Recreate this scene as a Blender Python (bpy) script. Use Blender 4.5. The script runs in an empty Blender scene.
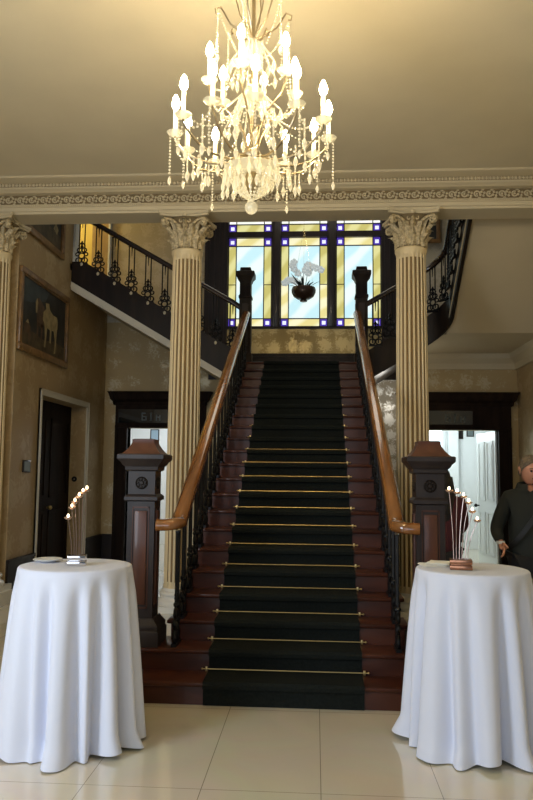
import bpy, bmesh, math, random
from mathutils import Vector, Matrix
random.seed(7)
PI = math.pi
C = bpy.context.scene.collection
SC = bpy.context.scene

# ------------------------------------------------------------------ helpers
class MB:
    def __init__(s): s.bm = bmesh.new(); s.mi = 0
    def face(s, vs):
        try:
            f = s.bm.faces.new(vs); f.material_index = s.mi; return f
        except ValueError: return None
    def box(s, x0, x1, y0, y1, z0, z1):
        v = [s.bm.verts.new(p) for p in [(x0,y0,z0),(x1,y0,z0),(x1,y1,z0),(x0,y1,z0),(x0,y0,z1),(x1,y0,z1),(x1,y1,z1),(x0,y1,z1)]]
        for q in [(0,3,2,1),(4,5,6,7),(0,1,5,4),(1,2,6,5),(2,3,7,6),(3,0,4,7)]: s.face([v[i] for i in q])
        return s
    def obox(s, c, sx, sy, sz, rot):
        c = Vector(c); v = []
        for p in [(-1,-1,-1),(1,-1,-1),(1,1,-1),(-1,1,-1),(-1,-1,1),(1,-1,1),(1,1,1),(-1,1,1)]:
            v.append(s.bm.verts.new(c + rot @ Vector((p[0]*sx/2, p[1]*sy/2, p[2]*sz/2))))
        for q in [(0,3,2,1),(4,5,6,7),(0,1,5,4),(1,2,6,5),(2,3,7,6),(3,0,4,7)]: s.face([v[i] for i in q])
        return s
    def bbox(s, x0, x1, y0, y1, z0, z1, b=.008):   # bevelled box
        t = bmesh.new(); bmesh.ops.create_cube(t, size=1)
        for v in t.verts: v.co = Vector((x0+(v.co.x+.5)*(x1-x0), y0+(v.co.y+.5)*(y1-y0), z0+(v.co.z+.5)*(z1-z0)))
        bmesh.ops.bevel(t, geom=t.edges[:], offset=b, segments=2, affect='EDGES', profile=.5)
        s.add(t); t.free(); return s
    def add(s, t, M=None):
        mp = {}
        for v in t.verts: mp[v] = s.bm.verts.new(M @ v.co if M else v.co)
        for f in t.faces: s.face([mp[v] for v in f.verts])
        return s
    def lathe(s, prof, seg=24, loc=(0,0,0), cap=True):
        rings = []
        for r, z in prof:
            rings.append([s.bm.verts.new((loc[0]+r*math.cos(2*PI*i/seg), loc[1]+r*math.sin(2*PI*i/seg), loc[2]+z)) for i in range(seg)])
        for a, b in zip(rings, rings[1:]):
            for i in range(seg): s.face([a[i], a[(i+1)%seg], b[(i+1)%seg], b[i]])
        if cap:
            s.face(rings[0][::-1]); s.face(rings[-1])
        return s
    def sqlathe(s, prof, loc=(0,0,0)):   # square section, half widths
        rings = []
        for r, z in prof:
            rings.append([s.bm.verts.new((loc[0]+x*r, loc[1]+y*r, loc[2]+z)) for x, y in [(-1,-1),(1,-1),(1,1),(-1,1)]])
        for a, b in zip(rings, rings[1:]):
            for i in range(4): s.face([a[i], a[(i+1)%4], b[(i+1)%4], b[i]])
        s.face(rings[0][::-1]); s.face(rings[-1]); return s
    def tube(s, pts, rad, seg=8, closed=False, sx=1.0, sz=1.0, upv=None):
        pts = [Vector(p) for p in pts]; n = len(pts)
        rad = rad if isinstance(rad, (list, tuple)) else [rad]*n
        rings = []; prev = None
        for i, p in enumerate(pts):
            a = pts[(i-1) % n] if closed or i > 0 else p
            b = pts[(i+1) % n] if closed or i < n-1 else p
            t = (b-a); t = t.normalized() if t.length > 1e-9 else Vector((0,0,1))
            if upv is not None: u = Vector(upv)
            elif prev is not None: u = prev
            else: u = Vector((0,0,1)) if abs(t.z) < .9 else Vector((1,0,0))
            x = t.cross(u)
            if x.length < 1e-6: x = t.cross(Vector((1,0,0)))
            x.normalize(); y = x.cross(t).normalized(); prev = y
            rings.append([s.bm.verts.new(p + x*math.cos(2*PI*k/seg)*rad[i]*sx + y*math.sin(2*PI*k/seg)*rad[i]*sz) for k in range(seg)])
        m = n if closed else n-1
        for i in range(m):
            a, b = rings[i], rings[(i+1) % n]
            for k in range(seg): s.face([a[k], a[(k+1)%seg], b[(k+1)%seg], b[k]])
        if not closed: s.face(rings[0][::-1]); s.face(rings[-1])
        return s
    def sweep(s, pts, section, upv=(0,0,1)):   # section list of (side, up)
        pts = [Vector(p) for p in pts]; n = len(pts); rings = []
        for i, p in enumerate(pts):
            t = (pts[min(i+1,n-1)]-pts[max(i-1,0)]).normalized()
            x = t.cross(Vector(upv)).normalized(); y = x.cross(t).normalized()
            rings.append([s.bm.verts.new(p + x*a + y*b) for a, b in section])
        k = len(section)
        for a, b in zip(rings, rings[1:]):
            for i in range(k): s.face([a[i], a[(i+1)%k], b[(i+1)%k], b[i]])
        s.face(rings[0][::-1]); s.face(rings[-1]); return s
    def prism(s, pts, axis, lo, hi):   # polygon extruded along axis; pts in the two other axes in order
        def P(p, t):
            return (t, p[0], p[1]) if axis == 'x' else ((p[0], t, p[1]) if axis == 'y' else (p[0], p[1], t))
        a = [s.bm.verts.new(P(p, lo)) for p in pts]; b = [s.bm.verts.new(P(p, hi)) for p in pts]
        n = len(pts)
        for i in range(n): s.face([a[i], a[(i+1)%n], b[(i+1)%n], b[i]])
        s.face(a[::-1]); s.face(b); return s
    def grid(s, fn, nu, nv, wrap=False):
        g = [[s.bm.verts.new(fn(i/(nu if wrap else nu-1), j/(nv-1))) for j in range(nv)] for i in range(nu)]
        for i in range(nu if wrap else nu-1):
            for j in range(nv-1): s.face([g[i][j], g[(i+1)%nu][j], g[(i+1)%nu][j+1], g[i][j+1]])
        return g
    def ball(s, c, r, seg=10, rings=6, sc=(1,1,1)):
        c = Vector(c); top = s.bm.verts.new(c+Vector((0,0,r*sc[2]))); bot = s.bm.verts.new(c-Vector((0,0,r*sc[2]))); R = []
        for j in range(1, rings):
            a = PI*j/rings
            R.append([s.bm.verts.new(c+Vector((r*sc[0]*math.sin(a)*math.cos(2*PI*i/seg), r*sc[1]*math.sin(a)*math.sin(2*PI*i/seg), r*sc[2]*math.cos(a)))) for i in range(seg)])
        for i in range(seg):
            s.face([top, R[0][i], R[0][(i+1)%seg]]); s.face([bot, R[-1][(i+1)%seg], R[-1][i]])
            for j in range(rings-2): s.face([R[j][i], R[j+1][i], R[j+1][(i+1)%seg], R[j][(i+1)%seg]])
        return s
    def quad(s, a, b, c, d):
        return s.face([s.bm.verts.new(p) for p in (a, b, c, d)])

def offset(p):
    v = Vector((0,0,0))
    while p is not None: v += p.location; p = p.parent
    return v
def obj(name, mb, mats, parent=None, smooth=40):
    bm = mb.bm
    if parent is not None:
        o = offset(parent)
        if o.length: bmesh.ops.translate(bm, verts=bm.verts[:], vec=-o)
    bmesh.ops.recalc_face_normals(bm, faces=bm.faces[:])
    if smooth:
        for f in bm.faces: f.smooth = True
        lim = math.radians(smooth)
        for e in bm.edges:
            if len(e.link_faces) != 2 or e.calc_face_angle(0) > lim: e.smooth = False
    me = bpy.data.meshes.new(name); bm.to_mesh(me); bm.free()
    for m in (mats if isinstance(mats, (list, tuple)) else [mats]): me.materials.append(m)
    ob = bpy.data.objects.new(name, me); C.objects.link(ob)
    if parent is not None: ob.parent = parent
    return ob
def tag(o, label, cat, group=None):
    o['label'] = label; o['category'] = cat
    if group: o['group'] = group
    return o
def thing(name, label, cat, loc=(0,0,0), group=None):
    o = bpy.data.objects.new(name, None); o.empty_display_size = .1; C.objects.link(o); o.location = loc
    return tag(o, label, cat, group)
def struct(o): o['kind'] = 'structure'; return o
def sroot(name, loc=(0,0,0)):
    o = bpy.data.objects.new(name, None); C.objects.link(o); o.location = loc; return struct(o)
def dup(root, loc, rotz=0, label=None, group=None):
    def cp(o, par):
        c = o.copy(); C.objects.link(c)
        if par is not None: c.parent = par
        for ch in list(o.children): cp(ch, c)
        return c
    r = cp(root, None); r.location = loc; r.rotation_euler = (0,0,rotz)
    if label: r['label'] = label
    if group: r['group'] = group
    return r
def cpart(o, parent, loc=(0,0,0), rotz=0, scale=None):
    c = o.copy(); C.objects.link(c); c.parent = parent; c.location = loc; c.rotation_euler = (0,0,rotz)
    if scale: c.scale = scale
    for ch in list(o.children):
        d = ch.copy(); C.objects.link(d); d.parent = c
    return c

# ------------------------------------------------------------------ materials
def mat(name, col, rough=.5, metal=0, spec=.5, emit=None, es=0, trans=0, ior=1.45, coat=0, bump=0, bscale=40, var=0, vscale=6, alpha=1):
    m = bpy.data.materials.new(name); m.use_nodes = True
    nt = m.node_tree; b = nt.nodes['Principled BSDF']
    b.inputs['Base Color'].default_value = (*col, 1); b.inputs['Roughness'].default_value = rough
    b.inputs['Metallic'].default_value = metal; b.inputs['Specular IOR Level'].default_value = spec
    b.inputs['IOR'].default_value = ior; b.inputs['Transmission Weight'].default_value = trans
    b.inputs['Coat Weight'].default_value = coat; b.inputs['Coat Roughness'].default_value = .08
    if emit: b.inputs['Emission Color'].default_value = (*emit, 1); b.inputs['Emission Strength'].default_value = es
    tc = nt.nodes.new('ShaderNodeTexCoord')
    if var:
        n = nt.nodes.new('ShaderNodeTexNoise'); n.inputs['Scale'].default_value = vscale; n.inputs['Detail'].default_value = 5
        nt.links.new(tc.outputs['Object'], n.inputs['Vector'])
        r = nt.nodes.new('ShaderNodeValToRGB'); r.color_ramp.elements[0].position = .3; r.color_ramp.elements[1].position = .7
        r.color_ramp.elements[0].color = (*[c*(1-var) for c in col], 1); r.color_ramp.elements[1].color = (*[min(1, c*(1+var)) for c in col], 1)
        nt.links.new(n.outputs['Fac'], r.inputs['Fac']); nt.links.new(r.outputs['Color'], b.inputs['Base Color'])
    if bump:
        n = nt.nodes.new('ShaderNodeTexNoise'); n.inputs['Scale'].default_value = bscale; n.inputs['Detail'].default_value = 4
        nt.links.new(tc.outputs['Object'], n.inputs['Vector'])
        bp = nt.nodes.new('ShaderNodeBump'); bp.inputs['Strength'].default_value = bump; bp.inputs['Distance'].default_value = .01
        nt.links.new(n.outputs['Fac'], bp.inputs['Height']); nt.links.new(bp.outputs['Normal'], b.inputs['Normal'])
    return m
def wood(name, c1, c2, rough=.3, coat=.3, scale=(1,1,1), spec=.5):
    m = mat(name, c1, rough, coat=coat, spec=spec); nt = m.node_tree; b = nt.nodes['Principled BSDF']
    tc = nt.nodes.new('ShaderNodeTexCoord'); mp = nt.nodes.new('ShaderNodeMapping'); mp.inputs['Scale'].default_value = scale
    n = nt.nodes.new('ShaderNodeTexNoise'); n.inputs['Scale'].default_value = 7; n.inputs['Detail'].default_value = 6; n.inputs['Distortion'].default_value = .8
    r = nt.nodes.new('ShaderNodeValToRGB'); r.color_ramp.elements[0].position = .35; r.color_ramp.elements[1].position = .68
    r.color_ramp.elements[0].color = (*c1, 1); r.color_ramp.elements[1].color = (*c2, 1)
    nt.links.new(tc.outputs['Object'], mp.inputs['Vector']); nt.links.new(mp.outputs['Vector'], n.inputs['Vector'])
    nt.links.new(n.outputs['Fac'], r.inputs['Fac']); nt.links.new(r.outputs['Color'], b.inputs['Base Color'])
    return m
def damask(name, ground, motif, mground=.25, mmotif=.6, rg=.6, rm=.35, scale=2.6):
    m = bpy.data.materials.new(name); m.use_nodes = True; nt = m.node_tree; b = nt.nodes['Principled BSDF']; L = nt.links.new
    tc = nt.nodes.new('ShaderNodeTexCoord')
    v = nt.nodes.new('ShaderNodeTexVoronoi'); v.inputs['Scale'].default_value = scale; v.inputs['Randomness'].default_value = .35
    n = nt.nodes.new('ShaderNodeTexNoise'); n.inputs['Scale'].default_value = scale*5; n.inputs['Detail'].default_value = 3; n.inputs['Distortion'].default_value = 1.6
    L(tc.outputs['Object'], v.inputs['Vector']); L(tc.outputs['Object'], n.inputs['Vector'])
    a = nt.nodes.new('ShaderNodeMath'); a.operation = 'MULTIPLY_ADD'; a.inputs[1].default_value = -.9; L(v.outputs['Distance'], a.inputs[0]); L(n.outputs['Fac'], a.inputs[2])
    r = nt.nodes.new('ShaderNodeValToRGB'); r.color_ramp.elements[0].position = .06; r.color_ramp.elements[1].position = .2
    r.color_ramp.elements[0].color = (0,0,0,1); r.color_ramp.elements[1].color = (1,1,1,1); L(a.outputs[0], r.inputs['Fac'])
    def mixf(x, y):
        q = nt.nodes.new('ShaderNodeMapRange'); q.inputs['To Min'].default_value = x; q.inputs['To Max'].default_value = y; L(r.outputs['Color'], q.inputs['Value']); return q.outputs[0]
    mx = nt.nodes.new('ShaderNodeMix'); mx.data_type = 'RGBA'; mx.inputs[6].default_value = (*ground, 1); mx.inputs[7].default_value = (*motif, 1)
    L(r.outputs['Color'], mx.inputs[0]); L(mx.outputs[2], b.inputs['Base Color'])
    L(mixf(mground, mmotif), b.inputs['Metallic']); L(mixf(rg, rm), b.inputs['Roughness'])
    return m
def floor_mat():
    m = bpy.data.materials.new('polished_tile'); m.use_nodes = True; nt = m.node_tree; b = nt.nodes['Principled BSDF']; L = nt.links.new
    tc = nt.nodes.new('ShaderNodeTexCoord'); mp = nt.nodes.new('ShaderNodeMapping'); mp.inputs['Location'].default_value = (.36+.61*20, -3.9+1.28*20, 0)
    br = nt.nodes.new('ShaderNodeTexBrick'); br.offset = 0; br.inputs['Scale'].default_value = 1
    br.inputs['Brick Width'].default_value = .61; br.inputs['Row Height'].default_value = 1.28; br.inputs['Mortar Size'].default_value = .0022; br.inputs['Mortar Smooth'].default_value = .2
    br.inputs['Color1'].default_value = (.80,.71,.53,1); br.inputs['Color2'].default_value = (.78,.69,.51,1); br.inputs['Mortar'].default_value = (.30,.25,.17,1)
    L(tc.outputs['Object'], mp.inputs['Vector']); L(mp.outputs['Vector'], br.inputs['Vector'])
    n = nt.nodes.new('ShaderNodeTexNoise'); n.inputs['Scale'].default_value = 1.6; n.inputs['Detail'].default_value = 7; n.inputs['Distortion'].default_value = 1.5
    L(tc.outputs['Object'], n.inputs['Vector'])
    mx = nt.nodes.new('ShaderNodeMix'); mx.data_type = 'RGBA'; mx.blend_type = 'MULTIPLY'; mx.inputs[0].default_value = .22
    L(br.outputs['Color'], mx.inputs[6]); L(n.outputs['Color'], mx.inputs[7]); L(mx.outputs[2], b.inputs['Base Color'])
    b.inputs['Roughness'].default_value = .13; b.inputs['Specular IOR Level'].default_value = .6
    b.inputs['Coat Weight'].default_value = .6; b.inputs['Coat Roughness'].default_value = .03; b.inputs['Coat IOR'].default_value = 1.7
    return m
def glass_pane(name, c1, c2, s, ang=.7, scale=3.0):
    m = bpy.data.materials.new(name); m.use_nodes = True; nt = m.node_tree; b = nt.nodes['Principled BSDF']; L = nt.links.new
    tc = nt.nodes.new('ShaderNodeTexCoord'); mp = nt.nodes.new('ShaderNodeMapping'); mp.inputs['Rotation'].default_value = (0, ang, 0)
    w = nt.nodes.new('ShaderNodeTexWave'); w.bands_direction = 'Z'; w.inputs['Scale'].default_value = scale; w.inputs['Distortion'].default_value = 2.5; w.inputs['Detail'].default_value = 2; w.inputs['Detail Scale'].default_value = 1.2
    L(tc.outputs['Object'], mp.inputs['Vector']); L(mp.outputs['Vector'], w.inputs['Vector'])
    r = nt.nodes.new('ShaderNodeValToRGB'); r.color_ramp.elements[0].position = .25; r.color_ramp.elements[1].position = .8
    r.color_ramp.elements[0].color = (*c1, 1); r.color_ramp.elements[1].color = (*c2, 1); L(w.outputs['Fac'], r.inputs['Fac'])
    b.inputs['Base Color'].default_value = (*[c*.3 for c in c1], 1); b.inputs['Roughness'].default_value = .15
    L(r.outputs['Color'], b.inputs['Emission Color']); b.inputs['Emission Strength'].default_value = s
    return m

M = {}
M['floor'] = floor_mat()
M['ceil'] = mat('cream_ceiling_paint', (.66,.59,.43), .8, var=.04, vscale=1.5)
M['plaster'] = mat('cream_plaster', (.60,.52,.36), .6, bump=.08, bscale=60)
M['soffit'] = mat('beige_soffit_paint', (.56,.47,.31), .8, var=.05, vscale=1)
M['white_trim'] = mat('off_white_trim', (.62,.57,.46), .5)
M['recess'] = mat('recess_shade_brown', (.2,.15,.08), .8)  # dark tone paints the recess shade behind frieze and capital leaves
M['relief'] = mat('cream_gilt_relief', (.58,.50,.34), .55)
M['leaf_relief'] = mat('cream_gilt_leaf_shaded', (.50,.41,.25), .55, var=.45, vscale=38, bump=.7, bscale=55)  # blotchy colour noise stands in for crevice shade on the leaves
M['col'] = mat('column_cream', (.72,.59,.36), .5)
M['flute'] = mat('column_flute_dark', (.20,.125,.045), .6)  # darker tone inside the flutes
M['colbase'] = mat('column_base_white', (.80,.78,.72), .4)
M['paper'] = damask('brown_gold_wallpaper', (.40,.285,.145), (.47,.35,.19), .1, .2, .6, .5, 1.7)
M['paper_back'] = damask('silver_gold_wallpaper', (.44,.32,.15), (.54,.45,.28), .1, .35, .6, .4, 3.2)
M['paper_silver_lit'] = damask('silver_wallpaper_lit', (.42,.37,.28), (.85,.83,.78), .1, .4, .6, .4, 4.0)  # silver paper with the light on this wall patch put into its colour
M['paper_gold'] = damask('gold_wallpaper', (.42,.30,.11), (.60,.47,.22), .4, .6, .5, .35, 3.4)
M['paper_up'] = damask('grey_upper_wallpaper', (.46,.40,.28), (.54,.48,.36), .1, .2, .6, .5, 3.0)
M['yellow'] = mat('yellow_wall_paint', (.75,.62,.22), .8)
M['whitewall'] = mat('white_wall_paint', (.78,.8,.8), .8)
M['whitegloss'] = mat('white_door_paint', (.8,.83,.83), .35)
M['dark'] = wood('dark_stained_wood', (.010,.006,.0045), (.022,.013,.008), .45, .08, (1,1,.15), .25)
M['doorwood'] = wood('very_dark_oak_door', (.012,.007,.005), (.024,.014,.009), .7, 0, (1,1,.15), .1)
M['newel'] = wood('newel_walnut', (.020,.0145,.0135), (.036,.026,.024), .42, .12, (1,1,.2), .3)
M['newel_red'] = wood('newel_red_mahogany', (.06,.022,.013), (.10,.038,.022), .4, .15, (1,1,.2), .3)
M['mahog'] = wood('mahogany_tread', (.042,.011,.0055), (.082,.024,.012), .38, .10, (.25,1,1), .3)
M['rail'] = wood('golden_oak_rail', (.17,.062,.015), (.32,.125,.033), .16, .9, (2,.3,.3))
M['darkrail'] = wood('dark_handrail', (.02,.012,.01), (.05,.03,.02), .2, .6, (.3,1,1))
M['iron'] = mat('black_cast_iron', (.012,.012,.013), .35, metal=.6)
M['carpet'] = mat('black_pile_carpet', (.011,.013,.011), .95, spec=.15, bump=.5, bscale=400, var=.25, vscale=60)
M['brass'] = mat('polished_brass', (.62,.46,.2), .38, metal=1)
M['cloth'] = mat('white_table_linen', (.68,.71,.83), .85, bump=.04, bscale=300)
M['chrome'] = mat('chrome', (.8,.78,.8), .12, metal=1)
M['stemmetal'] = mat('rosy_steel', (.36,.28,.26), .35, metal=1)
M['copper'] = mat('copper_mirror', (.42,.20,.12), .25, metal=.9)
M['china'] = mat('white_china', (.8,.79,.75), .25)
M['napkin'] = mat('ivory_napkin', (.86,.84,.76), .9, bump=.3, bscale=150)
M['bulb'] = mat('candle_bulb_glow', (1,.9,.6), .4, emit=(1,.79,.46), es=190)
M['candle'] = mat('ivory_candle_sleeve_glow', (.9,.82,.6), .5, emit=(1,.86,.5), es=1.6)  # emission puts the bulb's glow into the sleeve itself
M['crystal'] = mat('cut_crystal_glow', (1,.93,.74), .06, trans=.7, ior=1.55, emit=(1,.84,.50), es=.22, spec=.9)  # faint warm emission stands in for bulb light caught in the crystal
M['silver'] = mat('antique_silver_gilt', (.42,.34,.22), .28, metal=.9)
M['flame'] = mat('small_flame', (1,.8,.5), .5, emit=(1,.78,.5), es=7)
M['cupglass'] = mat('tealight_cup_glass_glow', (.45,.30,.22), .2, metal=.6, emit=(1,.6,.35), es=.05)  # slight warm emission puts the flame's glow into the cup
M['gilt'] = wood('dull_gilt_frame', (.13,.07,.022), (.26,.14,.05), .4, .2)
M['gold_dark'] = mat('canvas_dark', (.022,.022,.02), .5, var=.6, vscale=5)
M['canvas_ground'] = mat('canvas_ground', (.075,.055,.028), .5, var=.5, vscale=9)
M['horse_pale'] = mat('canvas_cream_horse', (.30,.24,.12), .5, var=.3, vscale=9)
M['horse_bay'] = mat('canvas_bay_horse', (.085,.05,.028), .5, var=.4, vscale=9)
M['sky_teal'] = mat('canvas_blue_dusk', (.04,.05,.055), .5, var=.5, vscale=4)
M['lead'] = mat('black_lead_came', (.008,.008,.01), .5)
M['g_pale'] = glass_pane('pale_blue_glass', (.58,.86,.93), (.86,.98,.95), 1.0, .85, .8)
M['g_yel'] = glass_pane('yellow_glass', (.60,.54,.17), (.80,.76,.34), .95, .9, 1.0)
M['g_amber'] = glass_pane('amber_glass', (.82,.72,.30), (.97,.92,.60), 1.0, .6, 1.0)
M['g_blue'] = mat('cobalt_glass', (.05,.03,.3), .2, emit=(.13,.07,.62), es=.55)
M['g_white'] = mat('white_jewel_glass', (.7,.7,.9), .2, emit=(.75,.78,1), es=1.1)
M['g_clear'] = glass_pane('clear_top_glass', (.85,.9,.8), (1,1,.95), 1.1, .5, 1)
M['bowl'] = mat('dark_bronze_bowl', (.06,.036,.026), .35, metal=.3)
M['orchid'] = mat('grey_white_orchid_petal_glow', (.62,.66,.68), .7, emit=(.6,.7,.72), es=.42)  # pale emission lifts the petals, in place of light passing through
M['leafdark'] = mat('dark_green_leaf', (.02,.035,.03), .5)
M['skin'] = mat('skin', (.50,.23,.14), .5, var=.08, vscale=20)
M['hair_grey'] = mat('greying_brown_hair', (.13,.095,.06), .7, bump=.6, bscale=120, var=.4, vscale=60)
M['hair_black'] = mat('black_hair', (.008,.006,.006), .45, bump=.4, bscale=120)
M['jacket'] = mat('dark_olive_jacket', (.013,.015,.012), .85, bump=.3, bscale=25)
M['trouser'] = mat('black_trousers', (.008,.008,.009), .85)
M['maroon'] = mat('maroon_shirt', (.055,.008,.012), .8)
M['strap'] = mat('black_strap', (.004,.004,.004), .5)
M['shoe'] = mat('black_leather', (.01,.01,.01), .35)
M['plaque'] = mat('blue_grey_plaque', (.14,.17,.17), .5)
M['daypane'] = mat('daylight_pane', (.8,.9,1), .2, emit=(.72,.93,1), es=1.6)
M['photo'] = mat('small_blue_print', (.30,.42,.52), .5)
M['glass_dark'] = mat('dark_transom_glass', (.01,.012,.012), .05, spec=.8)
M['pale_mark'] = mat('pale_header_marks', (.085,.10,.09), .4)

# ------------------------------------------------------------------ key sizes
D0, T, RZ, N = 5.253, .2819, .155, 21
LZ = N*RZ                    # landing 3.255
YL = D0 + 20*T               # landing front edge 10.891
YB = 13.0                    # back wall
XL, XR = -3.58, 3.72         # stair hall side walls
CZ = 5.085                    # front hall ceiling
YC = 8.75                    # column line
UZ = LZ + 10*RZ              # upper left floor

# ------------------------------------------------------------------ structure
m = MB(); m.box(-4.0, 4.0, -4.0, 18, -.1, 0); struct(obj('floor', m, M['floor'], smooth=0))
m = MB(); m.box(-4.1, 4.1, -4.0, 8.6, CZ, CZ+.1); struct(obj('ceiling', m, M['ceil'], smooth=0))
m = MB(); m.box(-4.0, 4.0, 8.9, 13.2, 7.6, 7.7); struct(obj('ceiling_stairwell', m, M['plaster'], smooth=0))

# left wall of stair hall: openings door_3 and the upper doorway
W = .3
DY0, DY1, DZ = 9.93, 11.95, 2.65
UY0, UY1, UZT = 11.25, 12.9, 7.0
m = MB()
def lw(y0, y1, z0, z1): m.box(XL-W, XL, y0, y1, z0, z1)
lw(8.98, DY0, 0, 7.6); lw(DY0, DY1, DZ, 7.6); lw(DY1, YB, 0, UZ); lw(DY1, UY0 if UY0 > DY1 else DY1, UZ, 7.6)
m.bm.free(); m = MB()
lw(8.98, DY0, 0, 7.6); lw(DY0, DY1, DZ, UZ); lw(DY1, YB+.2, 0, UZ); lw(DY0, UY0, UZ, 7.6); lw(UY0, UY1, UZT, 7.6); lw(UY1, YB+.2, UZ, 7.6)
struct(obj('wall_left', m, M['paper'], smooth=0))
m = MB(); m.box(-4.15, -4.0, -4.0, 8.98, 0, CZ+.05); m.box(-4.15, XL-W, 8.98, 9.1, 0, 7.6)
struct(obj('wall_front_left', m, M['plaster'], smooth=0))
m = MB(); m.box(4.0, 4.15, -4.0, 8.98, 0, CZ+.05); m.box(XR+.15, 4.15, 8.98, 9.1, 0, 7.6)
struct(obj('wall_front_right', m, M['plaster'], smooth=0))
m = MB(); m.box(XR, XR+.15, 8.98, YB+.2, 0, 7.6); struct(obj('wall_right', m, M['paper'], smooth=0))

# back wall with two door openings and the window opening
LO = (-3.14, -1.95); RO = (1.95, 3.37); OH = 2.38
WX, WZ0, WZ1 = 1.42, 4.20, 6.60
m = MB()
def bw(x0, x1, z0, z1): m.box(x0, x1, YB, YB+.2, z0, z1)
bw(XL, LO[0], 0, 4.3); bw(LO[1], .9, 0, LZ); bw(RO[1], XR, 0, 3.75); bw(LO[0], LO[1], OH, 4.3); bw(RO[0], RO[1], OH, 3.75)
bw(LO[1], -1.7, LZ, 4.3); bw(1.7, RO[0], LZ, 3.75)
struct(obj('wall_back', m, M['paper_back'], smooth=0))
m = MB(); bw(.9, RO[0], 0, LZ); struct(obj('wall_back_right', m, M['paper_silver_lit'], smooth=0))
m = MB(); bw(-1.7, 1.7, LZ, WZ0); struct(obj('wall_back_landing', m, M['paper_gold'], smooth=0))
m = MB(); bw(XL, -1.7, 4.3, 7.6); bw(1.7, XR, 3.75, 7.6); bw(-1.7, -WX, WZ0, 7.6); bw(WX, 1.7, WZ0, 7.6); bw(-WX, WX, WZ1, 7.6)
struct(obj('wall_back_upper', m, M['paper_up'], smooth=0))

# rooms beyond the back doors
m = MB()
for s in (-1, 1):
    m.box(min(s*.9, s*4.0), max(s*.9, s*4.0), 16.5, 16.6, 0, 3.2)
    m.box(s*.9-.05, s*.9+.05, YB+.2, 16.5, 0, 3.2)
    m.box(s*4.0-.05, s*4.0+.05, YB+.2, 16.5, 0, 3.2)
struct(obj('wall_rear', m, M['whitewall'], smooth=0))
m = MB(); m.box(-4, 4, YB+.2, 16.6, 3.2, 3.25); struct(obj('ceiling_rear', m, M['whitewall'], smooth=0))
# corridor beyond the upper doorway
m = MB(); m.box(-6.2, XL-W, 13.2, 13.3, UZ, 7.3); m.box(-6.3, -6.2, 10.9, 13.3, UZ, 7.3); m.box(-6.2, XL-W, 10.9, 11.0, UZ, 7.3)
m.box(-6.3, XL-W, 10.9, 13.3, 7.3, 7.4); struct(obj('wall_corridor', m, M['yellow'], smooth=0))
m = MB(); m.box(-6.3, XL, 10.9, 13.3, UZ-.1, UZ); struct(obj('floor_corridor', m, M['mahog'], smooth=0))

# baseboards
m = MB()
m.box(XL, XL+.03, 8.98, DY0-.09, 0, .46); m.box(XL, XL+.045, 8.98, DY0-.09, .46, .5); m.box(XL, XL+.03, DY1+.09, YB, 0, .46); m.box(XL, XL+.045, DY1+.09, YB, .46, .5)
struct(obj('baseboard_left', m, M['dark'], smooth=0))
m = MB(); m.box(XR-.03, XR, 8.98, YB, 0, .46); m.box(XR-.045, XR, 8.98, YB, .46, .5); struct(obj('baseboard_right', m, M['dark'], smooth=0))
m = MB()
for x0, x1 in ((XL, -3.37), (-1.72, -.95), (.95, 1.72), (3.6, XR)):
    m.box(x0, x1, YB-.03, YB, 0, .46); m.box(x0, x1, YB-.045, YB, .46, .5)
struct(obj('baseboard_back', m, M['dark'], smooth=0))
m = MB(); m.box(-1.7, 1.7, YB-.04, YB, LZ, 3.66); m.box(-1.7, 1.7, YB-.06, YB, 3.66, 3.72)
struct(obj('baseboard_landing', m, M['dark'], smooth=0))

# ------------------------------------------------------------------ entablature (trim_1)
tr = sroot('trim_1', (0, 8.75, 4.69))
m = MB()
prof = [(8.54,4.69),(8.54,4.72),(8.52,4.72),(8.52,4.765),(8.50,4.77),(8.50,4.80),(8.54,4.805),(8.54,4.925),(8.46,4.93),(8.44,4.945),(8.40,4.955),(8.385,4.97),(8.385,5.015),(8.30,5.02),(8.24,5.032),(8.22,5.05),(8.93,5.05),(8.93,4.72),(8.91,4.72),(8.91,4.69)]
prof = [(y, z+.035) for y, z in prof]
m.prism(prof, 'x', -4.0, 4.0)
obj('entablature_body', m, M['plaster'], tr, smooth=25)
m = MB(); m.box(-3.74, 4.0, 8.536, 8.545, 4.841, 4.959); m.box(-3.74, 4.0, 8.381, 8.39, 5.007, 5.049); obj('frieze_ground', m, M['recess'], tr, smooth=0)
m = MB()
x = -3.74; i = 0
while x < 4.0:
    sgn = 1 if i % 2 == 0 else -1
    cz = 4.899
    pts = [(x+.04+.036*math.cos(a)*(1-a*.05), 8.53, cz+sgn*.036*math.sin(a)*(1-a*.05)) for a in [k*PI/6 for k in range(0, 11)]]
    m.tube(pts, .010, 5)
    m.ball((x+.04, 8.53, cz), .016, 6, 4)
    for q in range(4):
        a = q*PI/2+.5
        m.ball((x+.105+.026*math.cos(a), 8.53, cz+.026*math.sin(a)), .017, 6, 4, (1,.7,1))
    m.ball((x+.07, 8.53, cz-sgn*.045), .014, 6, 4, (1.6,.7,.7)); m.ball((x+.11, 8.53, cz+sgn*.048), .013, 6, 4, (1.5,.7,.7))
    x += .145; i += 1
obj('foliate_frieze', m, M['relief'], tr, smooth=80)
m = MB()
x = -3.74
while x < 4.0:
    m.ball((x, 8.383, 5.030), .017, 6, 5, (1,.7,1.25)); m.box(x+.017, x+.023, 8.372, 8.385, 5.009, 5.047)
    x += .042
obj('egg_moulding', m, M['relief'], tr, smooth=80)
m = MB()
x = -3.74
while x < 4.0:
    m.ball((x, 8.497, 4.820), .011, 6, 4); x += .026
obj('bead_moulding', m, M['relief'], tr, smooth=80)
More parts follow.
